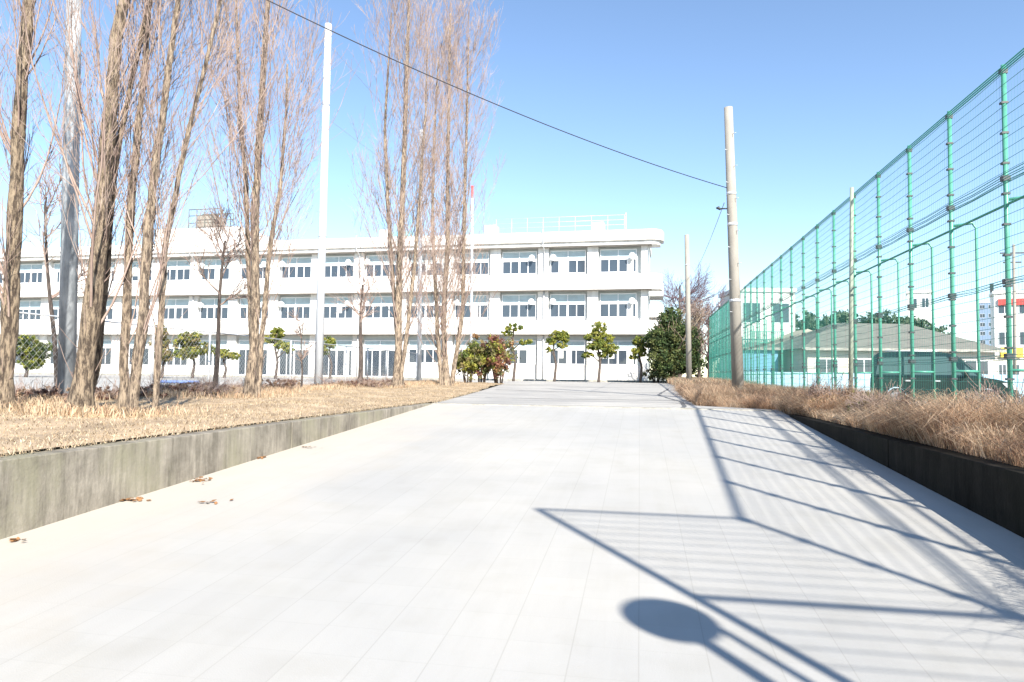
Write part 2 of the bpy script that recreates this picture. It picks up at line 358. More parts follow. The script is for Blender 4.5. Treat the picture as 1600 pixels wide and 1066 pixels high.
def poplar(stems, label, nb=46, crown_lo=0.2, blen=(1.8, 3.4), bark='bark', spread=0.42, sub=7, tw=4, tr=0.0030, base=None, up=1.1, group="bare poplars along the grass bank", cat="tree", name="poplar_tree"):
    """stems: list of lists of (point, radius) in world space"""
    b = stems[0][0][0] if base is None else base
    root = empty(name, tuple(b), 0, label, cat, group); off = np.array(b)
    tp = []; cp = []
    for si, st in enumerate(stems):
        arr = np.array([(*p, r) for p, r in st]); n = 40
        q = poly_interp(arr, n)
        q[:, :2] += np.cumsum(rng.normal(size=(n, 2)) * 0.006, 0) * (np.linspace(0, 1, n) > 0.1)[:, None]
        Pt = q[None, :, :3] - off; R = q[None, :, 3] * (1 + 0.07 * np.sin(np.linspace(0, 40, n) + si))[None]
        if si == 0: R[0, 0] *= 1.7; R[0, 1] *= 1.4; R[0, 2] *= 1.15
        tp.append(tubes_np(Pt, R, 12))
        k = max(4, int(nb / len(stems)))
        B1, R1 = sprout(Pt, R, k, crown_lo, 0.97, blen[0] * 1.25, blen[1] * 1.2, spread, up, 9, 0.17, 0.006, 0.055, 0.35)
        R1 = np.minimum(R1, np.linspace(0.024, 0.005, 9)[None])
        cp.append(tubes_np(B1, R1, 5))
        B2, R2 = sprout(B1, R1, sub, 0.25, 0.98, 0.7, 1.8, 0.5, 0.9, 6, 0.5, tr, 0.07, 0.35)
        cp.append(tubes_np(B2, R2, 3))
        B3, R3 = sprout(B2, R2, tw, 0.1, 1.0, 0.25, 0.8, 0.5, 0.6, 4, 0.6, tr * 0.75, 0.06, 0.3)
        cp.append(tubes_np(B3, R3, 3))
        # little twigs straight off the trunk
        B4, R4 = sprout(Pt, R, 60, 0.03, 0.95, 0.25, 0.8, 0.6, 0.8, 4, 0.05, tr, 0.08, 0.0)
        cp.append(tubes_np(B4, np.minimum(R4, 0.008), 3))
    V, F = merge(tp); mesh_np("trunk", V, F, MT[bark], root, smooth=True)
    V, F = merge(cp); mesh_np("crown", V, F, MT['twig'], root)
    return root

def leaf_cloud(blobs, n, size, cols, flat=1.0):
    """blobs: (cx,cy,cz,rx,ry,rz); leaf-sized faces through the volume, clumped"""
    blobs = np.array(blobs, float); vol = blobs[:, 3] * blobs[:, 4] * blobs[:, 5]; pr = vol ** 0.8; pr /= pr.sum()
    # clumps
    ncl = max(12, n // 45); bi = rng.choice(len(blobs), ncl, p=pr)
    u = norm(rng.normal(size=(ncl, 3))) * (rng.uniform(0.25, 1, (ncl, 1)) ** 0.5)
    cc = blobs[bi, :3] + u * blobs[bi, 3:]
    cr = blobs[bi, 3:].min(1) * rng.uniform(0.18, 0.34, ncl)
    ccol = np.array(cols)[rng.integers(0, len(cols), ncl)]
    k = rng.integers(0, ncl, n)
    c = cc[k] + rng.normal(size=(n, 3)) * cr[k][:, None] * 0.6 * np.array([1, 1, flat])
    a = norm(rng.normal(size=(n, 3))); b = norm(np.cross(a, rng.normal(size=(n, 3))))
    s = size * rng.uniform(0.6, 1.4, (n, 1))
    V = np.stack([c + a * s, c + b * s * 0.55, c - a * s, c - b * s * 0.55], 1).reshape(-1, 3)
    F = np.arange(4 * n).reshape(-1, 4)
    T = np.repeat(ccol[k] * rng.uniform(0.75, 1.25, (n, 1)), 4, axis=0)
    return V, F, T

def blades(name, xy, z, n_cols, hmin, hmax, lean, width, label=None, cat=None, parent=None):
    n = len(xy); base = np.column_stack([xy, z])
    az = rng.uniform(0, 2 * math.pi, n); wd = np.column_stack([np.cos(az), np.sin(az), np.zeros(n)])
    la = rng.uniform(0, 2 * math.pi, n); ld = np.column_stack([np.cos(la), np.sin(la), np.zeros(n)])
    h = rng.uniform(hmin, hmax, n)[:, None]; le = rng.uniform(0.15, 1, n)[:, None] * lean
    w_ = width * rng.uniform(0.6, 1.4, n)[:, None]
    mid = base + ld * h * le * 0.35 + np.array([0, 0, 1]) * h * 0.6
    tip = base + ld * h * le + np.array([0, 0, 1]) * h * (1 - 0.35 * le)
    V = np.stack([base - wd * w_, base + wd * w_, mid - wd * w_ * 0.8, mid + wd * w_ * 0.8, tip], 1).reshape(-1, 3)
    i = np.arange(n) * 5
    Q = np.column_stack([i, i + 1, i + 3, i + 2]); Tt = np.column_stack([i + 2, i + 3, i + 4])
    cols = np.array(n_cols)[rng.integers(0, len(n_cols), n)] * rng.uniform(0.75, 1.2, (n, 1))
    o = mesh_np(name, V, [Q, Tt], MT['blade'], parent, np.repeat(cols, 5, 0))
    if label: tag(o, label, cat)
    return o

def frange(a, b, s): return list(np.arange(a, b + s * 0.5, s))

# ------------------------------------------------------------------ GROUND
xs = [-900, -300, -120, -80, -40, -20, -12.5, -8, -4.75, -4.42, 0, 2.74, 3.0, 4, 5.0, 5.3, 5.7, 6.1, 6.5, 8, 20, 60, 150, 400, 1200]
ysb = [-200, -60, -20, -8, -2, 4, 10, 14.6, 14.75, 16, 22, 28, 34, 40, 46, 52, 60, 80, 150, 400, 1000, 2500]
V = []; F = []
for y in ysb:
    for x in xs:
        z = hz(x, y) - 0.03
        if -4.5 < x < 2.8 and y < 14.7: z = -2.0
        V.append((x, y, z))
nx = len(xs)
for j in range(len(ysb) - 1):
    for i in range(nx - 1): A = j * nx + i; F.append((A, A + 1, A + nx + 1, A + nx))
tag(mesh_np("ground", np.array(V), [np.array(F)], MT['far_ground']), kind="structure")

tag(grid_sheet("paved_ramp", [-30, -12, -4] + frange(-3, 14, 1) + [14.8], lambda y: -4.40, lambda y: 2.72, 8, lambda x, y: ramp_z(y), MT['paving']), kind="structure")
def pl(y): return np.interp(y, [14.8, 38, 40], [-4.40, -7.4, -60])
def pr_(y): return np.interp(y, [14.8, 15.3, 16.2, 22, 50, 53], [2.9, 2.4, 1.25, 1.3, 2.3, 2.5])
tag(grid_sheet("driveway", [14.8, 15.3, 16.2, 18, 20, 22, 25, 28, 31, 34, 38, 40, 43, 46, 50, 53], pl, pr_, 10, lambda x, y: gz(y), MT['asphalt'], 0.0), kind="structure")
# cream edging strip where the paving meets the asphalt
tag(MB().box(-4.38, 2.6, 14.55, 14.85, -0.70, -0.634).build("edging_strip", MT['cap']), kind="structure")
tag(grid_sheet("schoolyard", frange(-16, 44, 4), lambda y: -90.0, lambda y: -12.4, 10, lambda x, y: gz(y), MT['yard'], -0.012), kind="structure")
# dark tar repair lines on the asphalt
mb = MB()
for (pts, w_) in [(((-4.2, 19.0), (-1.5, 18.6), (0.4, 19.3), (1.5, 19.1)), 0.10), (((0.9, 14.95), (1.05, 18), (0.6, 24), (1.3, 33)), 0.09), (((-5.5, 27), (-2, 25.5), (1.5, 26.2)), 0.12), (((-6.8, 36), (-2, 33.5), (1.7, 34.5)), 0.12)]:
    q = poly_interp([(*p, 0) for p in pts], 24); q[:, :2] += rng.normal(size=(24, 2)) * 0.03
    for a, b in zip(q[:-1], q[1:]):
        d = norm(b - a); n = np.array([-d[1], d[0], 0]) * w_ * 0.5
        z0 = gz(a[1]) + 0.005; z1 = gz(b[1]) + 0.005
        mb.quad((a[0] - n[0], a[1] - n[1], z0), (b[0] - n[0], b[1] - n[1], z1), (b[0] + n[0], b[1] + n[1], z1), (a[0] + n[0], a[1] + n[1], z0))
tag(mb.build("tar_seam", MT['crack']), kind="structure")

def bump(x, y): return 0.03 * math.sin(x * 2.1 + y * 0.7) + 0.025 * math.sin(x * 0.9 - y * 1.7)
def vl(y): return -4.56 if y <= 14.8 else float(np.interp(y, [14.8, 38, 41], [-4.42, -7.4, -11]))
def lz(x, y): return gz(y) + 0.02 + max(0, min(1, (-4.6 - x) / 1.2)) * (0.05 + bump(x, y)) * (1 - sstep((y - 34) / 6))
tag(grid_sheet("grass_bank", frange(-14, 40, 0.6), lambda y: -12.6, vl, 24, lz, MT['soil']), kind="structure")
def rl(y): return 2.88 if y < 12.8 else float(np.interp(y, [12.8, 14.8, 15.6, 16.2, 22, 50], [2.88, 2.7, 2.0, 1.25, 1.3, 2.3]))
tag(grid_sheet("grass_verge", frange(-6, 54, 0.7), rl, lambda y: 5.9, 12, lambda x, y: hz(x, y) + 0.015 + (-0.06 if x < 3 else 0.3 * abs(bump(x, y))), MT['soil_dark']), kind="structure")
tag(grid_sheet("parking_lot", frange(-10, 60, 5), lambda y: 6.4, lambda y: 80.0, 6, lambda x, y: -0.92, MT['lot'], -0.005), kind="structure")

# retaining walls of the ramp
def ret_wall(x0, x1, ytop, label, y_start=-6.0, dz=0.0, seg=7.2, mm="wallc"):
    root = empty("retaining_wall", ((x0 + x1) / 2, 0, -1.2), 0, label, "wall")
    mb = MB(); y = y_start; cx = (x0 + x1) / 2
    while y < ytop - 0.05:
        y2 = min(y + seg, ytop); mb.box(x0 - cx, x1 - cx, y + 0.006, y2 - 0.006, -0.9, 1.2 - 0.64 + dz); y = y2
    mb.box(x0 - cx + 0.02, x1 - cx - 0.02, y_start, ytop - 0.02, -0.9, 1.2 - 0.66 + dz)
    mb.build("concrete_face", MT[mm], root, 0.008)
    return root
ret_wall(-4.58, -4.37, 14.75, "low stained concrete retaining wall left of the ramp, under the dry lawn")
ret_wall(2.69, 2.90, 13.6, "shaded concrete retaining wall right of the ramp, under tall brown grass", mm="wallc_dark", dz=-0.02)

# ------------------------------------------------------------------ SCHOOL
sp = G(1012, 56.5)
BROT = math.radians(-1.9)
school = empty("school_building", (sp.x, sp.y, sp.z - 0.02), BROT, "long three-storey white school with curved balcony bands and dark windows, behind the trees", "school")
LEN = 74.0
def bnd(x0, x1, yf, yb, z0, z1, r, nseg=8):
    """band outline with a rounded right-front corner"""
    pts = [(x0, yb), (x0, yf)]
    for k in range(nseg + 1):
        a = -math.pi / 2 + (math.pi / 2) * k / nseg
        pts.append((x1 - r + r * math.cos(a), yf + r + r * math.sin(a)))
    pts.append((x1, yb))
    return pts, z0, z1
def add_band(mb, *a):
    pts, z0, z1 = bnd(*a); mb.prism(pts, 'z', z0, z1)
wallmb = MB(); wallmb.box(-LEN, 0.0, 0.0, 9.0, 0.0, 11.6)
wallmb.build("wall", MT['backwall'], school)
# spandrel fronts of wall (white) below the windows of each storey
for (za, zb) in ((0.0, 1.33), (4.7, 5.2), (8.4, 8.86)):
    MB().box(-LEN, 0.0, -0.06, -0.003, za, zb).build("spandrel", MT['white'], school)
# balcony parapets and roof fascia
for i, (z0, z1, zs) in enumerate(((3.80, 4.93, 3.95), (7.42, 8.66, 7.58))):
    mb = MB(); add_band(mb, -LEN, 1.15, -1.10, 0.9, z0, z1, 1.0); mb.build("balcony_band", MT['white'], school, 0.02)
mb = MB(); add_band(mb, -LEN, 1.0, -0.98, 0.9, 11.02, 11.34, 0.9); add_band(mb, -LEN, 1.25, -1.18, 1.0, 11.342, 12.05, 1.05)
add_band(mb, -LEN, 1.18, -1.10, 0.95, 12.052, 12.20, 1.0); mb.box(-LEN, 0.1, 1.0, 9.2, 11.6, 12.2)
mb.build("roof", MT['white'], school, 0.02)
for zs in (3.775, 7.395, 10.995): MB().box(-LEN, 0.3, -0.92, -0.004, zs, zs + 0.022).build('shade_soffit', MT['shade_soffit'], school)  # thin slabs added so the underside shade of each band reads darker
BAY = 4.1; cols_x = [-(4.42 + BAY * k) for k in range(17)]
for cx in [-0.28] + cols_x:
    hw = 0.44 if cx < -1 else 0.26
    for (z0, z1) in ((0.0, 3.773), (4.933, 7.393), (8.663, 10.993)):
        MB().box(cx - hw, cx + hw, -0.42, -0.004, z0, z1).build("column", MT['white'], school)
def window(x0, x1, z0, z1, zt, dark=True, lattice=False):
    fr = MB(); t = 0.07; y0, y1 = -0.13, -0.01
    fr.box(x0, x1, y0, y1, z0, z0 + 0.1).box(x0, x1, y0, y1, z1 - t, z1).box(x0, x0 + t, y0, y1, z0 + 0.1, z1 - t).box(x1 - t, x1, y0, y1, z0 + 0.1, z1 - t)
    fr.box(x0 + t, x1 - t, y0, y1, zt - 0.06, zt + 0.06)
    cx = (x0 + x1) / 2; fr.box(cx - 0.07, cx + 0.07, y0 + 0.005, y1, z0 + 0.1, zt - 0.06)
    fr.box(cx - 0.03, cx + 0.03, y0 + 0.01, y1, zt + 0.06, z1 - t)
    for xa, xb in ((x0 + t, cx - 0.07), (cx + 0.07, x1 - t)):
        m_ = (xa + xb) / 2; fr.box(m_ - 0.03, m_ + 0.03, y0 + 0.02, y1, z0 + 0.1, zt - 0.06)
    if lattice:
        for k in range(9):
            xx = x0 + (x1 - x0) * (k + 0.5) / 9; fr.box(xx - 0.025, xx + 0.025, y0 - 0.05, y0 - 0.01, z0 + 0.1, zt - 0.1)
    win = fr.build("window", MT['alu'], school)
    MB().box(x0 + t, x1 - t, -0.08, -0.05, z0 + 0.1, zt - 0.06).build("pane", MT['glass'], win)
    MB().box(x0 + t, x1 - t, -0.078, -0.048, zt + 0.06, z1 - t).build("transom_pane", MT['transom'], win)
    # pale curtains seen in some panes
    q = 0
    for k in range(4):
        if random.random() < (0.10 if dark else 0.3):
            xa = x0 + t + (x1 - x0 - 2 * t) * k / 4; xb = xa + (x1 - x0 - 2 * t) / 4 * random.uniform(0.5, 1.0)
            MB().box(xa, xb, -0.086, -0.081, z0 + 0.1 + random.choice((0, 0, 0.45)), zt - 0.06).build("curtain", MT['curtain'], win)
    return win
centers = [-2.38] + [-(4.45 + BAY * (k + 0.5)) for k in range(16)]
for i, cx in enumerate(centers):
    for (z0, zt, z1) in ((8.86, 10.02, 10.82), (5.2, 6.38, 7.2)):
        window(cx - 1.48, cx + 1.48, z0, z1, zt)
    if i < 5: window(cx - 1.48, cx + 1.48, 1.33, 3.35, 2.6, dark=False)
    elif i in (5, 6, 7, 8): window(cx - 1.48, cx + 1.48, 0.12, 3.35, 2.5)
    else: window(cx - 1.48, cx + 1.48, 0.9, 3.35, 2.6, dark=i % 2 == 0)
# round white ventilation hoods near the window heads, with drain pipes
for i, cx in enumerate(centers[:10]):
    side = 1 if i % 2 == 0 else -1
    for z in (10.25, 6.6):
        mb = MB(); X = cx + 1.15 * side
        mb.tube([(X, -0.13, z), (X, -0.45, z)], 0.12, 10); mb.tube([(X, -0.42, z - 0.02), (X, -0.62, z - 0.06)], [0.19, 0.25], 14)
        mb.build("vent_hood", MT['alu'], school)
for cx in (cols_x[1], cols_x[5], cols_x[9]):
    mb = MB(); mb.tube([(cx + 0.1, -1.28, 12.4), (cx + 0.1, -1.28, 11.2), (cx + 0.1, -0.56, 10.8), (cx + 0.1, -0.56, 8.85)], 0.055, 8)
    mb.tube([(cx + 0.1, -0.56, 7.4), (cx + 0.1, -0.56, 5.05)], 0.055, 8); mb.tube([(cx + 0.1, -0.56, 3.8), (cx + 0.1, -0.56, 0.1)], 0.055, 8)
    mb.build("drain_pipe", MT['metal_w'], school)
# outside stair at the right end
for k, z in enumerate((1.9, 3.7, 5.5, 7.3)):
    mb = MB(); mb.box(0.05, 1.2, 3.0, 6.5, z, z + 0.16); mb.box(1.12, 1.2, 3.0, 6.5, z + 0.17, z + 1.1); mb.box(0.05, 1.11, 3.0, 3.08, z + 0.17, z + 1.1)
    mb.build("stair_landing", MT['white'], school)
# rooftop
def rx(px): return (px - 1012) * 0.0515
for px, wd, h in ((931, 0.5, 1.15), (751, 0.5, 1.2), (560, 0.42, 1.1)):
    MB().box(rx(px) - wd, rx(px) + wd, 1.0, 2.4, 12.203, 12.2 + h).build("roof_hatch", MT['white'], school, 0.02)
MB().box(-45.5, -36.6, -0.6, 7.0, 12.203, 13.7).build("penthouse", MT['white'], school, 0.03)
mb = MB()
for x in frange(-43.0, -39.6, 0.85):
    mb.tube([(x, 0.8, 13.7), (x, 0.8, 15.8)], 0.05, 5); mb.tube([(x, 2.8, 13.7), (x, 2.8, 15.8)], 0.05, 5)
for z in (14.5, 15.2, 15.8):
    for y in (0.8, 2.8): mb.tube([(-43.0, y, z), (-39.6, y, z)], 0.045, 5)
mb.build("antenna_frame", MT['roof_grey'], school)
MB().box(-42.4, -40.4, 1.2, 2.5, 13.9, 15.3).build("water_tank", MT['conc_pole'], school, 0.05)
# thin railing + teal screens
mb = MB()
for x in frange(rx(975), rx(765), -1.35) if False else list(np.arange(rx(765), rx(978), 1.35)):
    mb.tube([(x, 0.2, 12.2), (x, 0.2, 13.7)], 0.02, 5)
for z in (12.9, 13.3, 13.7): mb.tube([(rx(762), 0.2, z), (rx(978), 0.2, z)], 0.016, 5)
mb.tube([(rx(977), 0.3, 12.2), (rx(977), 0.3, 13.9)], 0.05, 6)
mb.build("roof_railing", MT['metal_w'], school)
for a, b in ((568, 610), (762, 792)):
    mb = MB()
    for x in np.arange(rx(a), rx(b), 0.11): mb.box(x, x + 0.05, 1.42, 1.45, 12.2, 13.2)
    mb.build("roof_screen", MT['teal'], school)

# planting strip and kerb before the school
strip = MB()
y0s = sp.y - 3.6
o = MB().box(-62, 2.2, y0s - 0.15, y0s, -0.60, -0.33).build("kerb", MT['cap'], None, 0.01); tag(o, kind="structure"); o.rotation_euler = (0, 0, 0)
o = MB().box(-62, 2.2, y0s + 0.001, y0s + 2.9, -0.60, -0.37).build("planting_strip", MT['soil']); tag(o, kind="structure")

# ------------------------------------------------------------------ POLES AND WIRES
def pole(name, base, top, r0, r1, m, label, cat="pole", group=None, extras=None):
    root = empty(name, tuple(base), 0, label, cat, group)
    b = Vector((0, 0, -0.15)); t = Vector(top) - Vector(base)
    MB().tube([b, t * 0.5, t], [r0, (r0 + r1) / 2, r1], 20).build("shaft", m, root)
    if extras: extras(root, t, r0, r1)
    return root
def bands(root, t, r0, r1, fr=(0.62, 0.7, 0.97)):
    for k in fr:
        p = t * k; r = r0 + (r1 - r0) * k + 0.006
        MB().tube([p - Vector((0, 0, 0.04)), p + Vector((0, 0, 0.04))], r, 16).build("steel_band", MT['metal_w'], root)
p1b, p1t = G(1154, 19.5), P(1138, 168, 19.5)
def ex1(root, t, r0, r1):
    bands(root, t, r0, r1, (0.34, 0.60, 0.705))
    for k in range(12):
        q = t * (0.30 + 0.055 * k); sx = 1 if k % 2 else -1; a = Vector((0.6 * sx, -0.8, 0)).normalized(); rr = r0 + (r1 - r0) * (0.30 + 0.055 * k)
        MB().tube([q + a * (rr - 0.01), q + a * (rr + 0.13)], 0.009, 6).build("step_bolt", MT['metal_w'], root)
    MB().box(-0.09, 0.09, -r0 - 0.012, -r0 + 0.03, 1.75, 2.05).build("number_plate", MT['metal_w'], root)
    p = t * 0.655
    MB().tube([p, p + Vector((-0.32, 0, 0.0))], 0.02, 6).build("bracket", MT['dark'], root)
    MB().tube([p + Vector((-0.30, 0, -0.03)), p + Vector((-0.36, 0, 0.03)), p + Vector((-0.42, 0, 0.02))], [0.02, 0.05, 0.02], 8).build("insulator", MT['dark'], root)
pole("utility_pole", p1b, p1t, 0.165, 0.115, MT['conc_pole'], "tall tapered grey concrete pole beside the driveway, in front of the green net fence", "pole", None, ex1)
pole("utility_pole", G(1077, 38), P(1073, 367, 38), 0.155, 0.12, MT['conc_pole'], "shorter grey pole standing before the big evergreen tree", "pole", None, lambda r, t, a, b: bands(r, t, a, b, (0.8,)))
wpb, wpt = G(497, 25), P(513, 38, 25)
pole("utility_pole", wpb, wpt, 0.15, 0.115, MT['white_pole'], "bright white pole between poplars, topped just above the black cable", "pole", None, lambda r, t, a, b: bands(r, t, a, b, (0.42, 0.78)))
gpb, gpt = G(104, 12.5), P(120, -230, 12.5)
pole("utility_pole", gpb, gpt, 0.145, 0.11, MT['blue_pole'], "smooth blue-grey pole close behind the thick leaning poplar trunk", "pole")
pole("utility_pole", G(655, 36), P(658, 203, 36), 0.12, 0.09, MT['white_pole'], "slim white pole with flat top, hidden among poplar twigs", "pole")
pole("flagpole", G(736, 44), P(738, 292, 44), 0.09, 0.07, MT['white_pole'], "thin white pole with reddish tip at the right edge of the poplar twigs", "pole", None,
     lambda r, t, a, b: MB().tube([t * 0.94, t * 1.005], b + 0.004, 10).build("red_tip", MT['red'], r))
pole("fence_mast", G(1329, 15.5, 0), P(1331, 293, 15.5), 0.05, 0.04, MT['mast'], "slender beige-green mast standing just beside the green net fence", "pole")
def wire(name, a, b, sag, r, label, cat="cable", n=24):
    a = Vector(a); b = Vector(b); root_loc = (a + b) / 2
    pts = []
    for i in range(n + 1):
        t = i / n; p = a.lerp(b, t); p.z -= 4 * sag * t * (1 - t); pts.append(p - root_loc)
    o = MB().tube(pts, r, 6).build(name, MT['cable'] if name == 'cable' else MT['wire_grey'], None); o.location = root_loc
    return tag(o, label, cat)
wire("cable", P(120, -152, 12.5), P(1137, 294, 19.5), 0.42, 0.011, "thick black cable crossing the sky from upper left to the tall concrete pole")
wire("guy_wire", P(1132, 316, 19.5), P(1085, 425, 45), 0.2, 0.010, "thin grey wire dropping from the bracket on the concrete pole")
wire("guy_wire", P(514, 68, 25), P(738, 300, 44), 0.3, 0.006, "faint upper wire running down right from the white pole top")
wire("guy_wire", P(508, 182, 25), P(738, 340, 44), 0.2, 0.006, "faint lower wire running from the middle of the white pole")
wire("guy_wire", P(30, 92, 16), P(508, 335, 25), 0.2, 0.006, "faint wire crossing behind the left poplars to the white pole")

# ------------------------------------------------------------------ GREEN NET FENCE
XF = 4.90; Y0F = -0.75; PS = 1.56; NP = 36; ZT = 4.28; ZB = -0.75
fence = empty("net_fence", (XF, 0, ZB), 0, "tall green wire-net fence on steel posts running along the right side", "fence")
def fb(z): return z - ZB
posts_y = [Y0F] + [0.81 + 1.62 * k for k in range(6)] + [10.52 + 1.72 * k for k in range(25)]
for y in posts_y:
    pm = MB().tube([(0, y, fb(-1.0)), (0, y, fb(ZT + 0.05))], 0.032, 10).build("post", MT['green'], fence)
    c = MB()
    for z in list(np.arange(-0.4, ZT, 0.42)) + [ZT - 0.03]:
        c.box(-0.048, 0.04, y - 0.036, y + 0.036, fb(z) - 0.014, fb(z) + 0.014)
    for z in (2.75, 1.34, 0.33): c.box(-0.055, 0.044, y - 0.04, y + 0.04, fb(z) - 0.035, fb(z) + 0.035)
    c.build("clamps", MT['dark'], pm)
    b = MB(); xo = 0.36
    b.tube([(xo, y, fb(-1.0)), (xo, y, fb(2.42)), (xo - 0.06, y, fb(2.5)), (0.02, y, fb(2.46))], 0.021, 8)
    b.tube([(0.02, y, fb(0.14)), (xo, y, fb(0.14))], 0.02, 6)
    b.build("brace", MT['green'], fence)
ye = posts_y[-1]
mb = MB()
for z in (ZT, ZT - 0.035, ZT - 0.07): mb.tube([(-0.04, Y0F, fb(z)), (-0.04, ye, fb(z))], 0.010, 5)
mb.build("top_band", MT['green_wire'], fence)
for z in (2.75, 1.34, 0.33):
    mb = MB(); k = 5 if z > 2 else 3
    for j in range(k):
        for a, b in zip(posts_y[:-1], posts_y[1:]):
            q = fb(z + (j - k / 2) * 0.035)
            mb.tube([(-0.045, a, q), (-0.045, (a + b) / 2, q - 0.012 * (j % 2 + 1)), (-0.045, b, q)], 0.0065, 4, False)
    mb.build("tension_band", MT['green_wire'], fence)
MB().tube([(0.02, Y0F, fb(2.40)), (0.02, ye, fb(2.40))], 0.019, 8).build("rail", MT['green'], fence)
mb = MB()
for z in np.arange(-0.62, ZT, 0.15):
    for a, b in zip(posts_y[:-1], posts_y[1:]):
        q = fb(z); s_ = random.uniform(0.0, 0.02)
        mb.tube([(-0.04, a, q), (-0.04, (a + b) / 2, q - s_), (-0.04, b, q)], 0.0042, 3, False)
for y in np.arange(Y0F, ye, 0.078): mb.tube([(-0.036, y, fb(-0.66)), (-0.036, y, fb(ZT))], float(np.interp(y, [12, 20, 34], [0.0013, 0.0032, 0.0042])), 3, False)
mb.build("wire_net", MT['green_wire'], fence)
# return panel of the fence behind the camera (its shadow lies on the paving)
rp = empty("net_fence_end", (XF, Y0F, ZB), 0, "short return panel of the green net fence whose shadow crosses the paving", "fence")
mb = MB(); 
for xx in (-1.62,): mb.tube([(xx, 0, fb(-1.3)), (xx, 0, fb(ZT))], 0.032, 8)
mb.build("post", MT['green'], rp)
mb = MB()
for z, r in ((ZT, 0.02), (2.72, 0.025), (1.34, 0.02)): mb.tube([(-1.62, 0, fb(z)), (-0.04, 0, fb(z))], r, 6)
mb.build("rail", MT['green'], rp)
mb = MB()
for z in np.arange(0.4, ZT, 0.15): mb.tube([(-1.62, 0.03, fb(z)), (-0.04, 0.03, fb(z))], 0.005, 3, False)
for x in np.arange(-1.6, -0.04, 0.05): mb.tube([(x, 0.034, fb(0.3)), (x, 0.034, fb(ZT))], 0.0024, 3, False)
mb.build("wire_net", MT['green_wire'], rp)

# traffic mirror behind the camera (its round shadow lies on the paving)
mx_, my_, mz_ = 2.93, -0.76, 2.38
mir = empty("traffic_mirror", (mx_, my_, -0.66), 0, "round traffic mirror on twin posts whose disc shadow falls on the paving", "mirror")
MB().tube([(0, 0, -0.3), (0, 0, mz_ + 0.66)], 0.038, 12).build("post", MT['metal_w'], mir)
MB().tube([(0.17, 0.03, -0.3), (0.17, 0.03, mz_ + 0.60)], 0.024, 12).build("post", MT['metal_w'], mir)
nrm = Vector((-0.5, 0.86, 0)).normalized(); c0 = Vector((0, 0, mz_ + 0.66)) + nrm * 0.07
MB().tube([c0 - nrm * 0.02, c0 + nrm * 0.01, c0 + nrm * 0.03], [0.21, 0.215, 0.20], 40).build("mirror_disc", MT['alu'], mir)

# ------------------------------------------------------------------ POPLARS
def stem(px_list, Z, r0_, r1_, zextra=None, top_h=None):
    """px_list of (px,py) image way-points at depth Z -> (point, radius)"""
    n = len(px_list); out = []
    for i, (a, b) in enumerate(px_list):
        t = i / (n - 1); p = P(a, b, Z + (zextra or 0) * t)
        if i == 0: p = G(a, Z, -0.1)
        if n > 5: pass
        out.append((p, r0_ * (1 - t) + r1_ * t))
    return out
poplar([stem([(2, 640), (12, 480), (26, 300), (36, 130), (55, -60), (70, -260)], 9.6, 0.115, 0.045)],
       "thick furrowed poplar trunk at the far left edge of the photo", nb=36, crown_lo=0.12, blen=(1.2, 2.8))
poplar([stem([(122, 655), (140, 500), (158, 350), (170, 200), (182, 60), (205, -60), (222, -240)], 9.3, 0.128, 0.045),
        stem([(130, 640), (150, 560), (163, 440), (175, 330), (188, 230), (215, 90), (240, -50)], 9.6, 0.07, 0.02)],
       "thickest bark-covered poplar leaning right, in front of the blue-grey pole", nb=44, crown_lo=0.12, blen=(1.2, 3.0), bark='bark')
poplar([stem([(192, 655), (200, 500), (206, 360), (218, 200), (232, 60), (250, -100), (262, -200)], 9.6, 0.066, 0.02),
        stem([(202, 655), (224, 500), (230, 380), (246, 240), (262, 120), (280, -10), (300, -180)], 9.4, 0.076, 0.024),
        stem([(240, 500), (262, 380), (282, 270), (305, 170), (330, 60), (352, -60)], 9.5, 0.045, 0.018)],
       "poplar splitting into slender pale stems near the ground", nb=60, crown_lo=0.12, blen=(1.0, 2.6), bark='bark_p')
poplar([stem([(390, 625), (400, 480), (398, 330), (405, 200), (412, 60), (418, -40), (422, -180)], 16, 0.112, 0.035),
        stem([(398, 330), (380, 260), (372, 180), (368, 60), (362, -60)], 16.2, 0.06, 0.02),
        stem([(402, 440), (425, 370), (438, 300), (445, 200), (448, 100)], 15.8, 0.06, 0.02)],
       "single poplar just left of the white pole, narrow upright crown", nb=90, crown_lo=0.2, blen=(1.8, 3.6), spread=0.5, tr=0.004, bark='bark_p')
poplar([stem([(622, 606), (622, 480), (628, 330), (632, 180), (636, 60), (640, -60)], 27, 0.155, 0.035),
        stem([(626, 400), (605, 310), (600, 200), (606, 90), (610, 20)], 27.2, 0.08, 0.02),
        stem([(624, 560), (646, 420), (655, 300), (664, 180), (668, 60)], 26.8, 0.08, 0.02)],
       "poplar with one stout trunk right of the white pole, crown above the frame", nb=135, crown_lo=0.08, blen=(2.6, 5.0), tr=0.005, spread=0.5, bark='bark_p')
poplar([stem([(697, 606), (694, 500), (700, 380), (700, 250), (702, 120), (704, 20)], 31, 0.14, 0.035),
        stem([(705, 606), (722, 480), (724, 350), (728, 220), (730, 110), (732, 60)], 31.3, 0.11, 0.025),
        stem([(690, 600), (682, 480), (676, 350), (680, 200), (686, 90)], 30.7, 0.10, 0.03)],
       "rightmost poplar, a dense broom of many stems beside the red shrubs", nb=180, crown_lo=0.04, blen=(2.4, 5.0), tr=0.0055, spread=0.5, bark='bark_p')

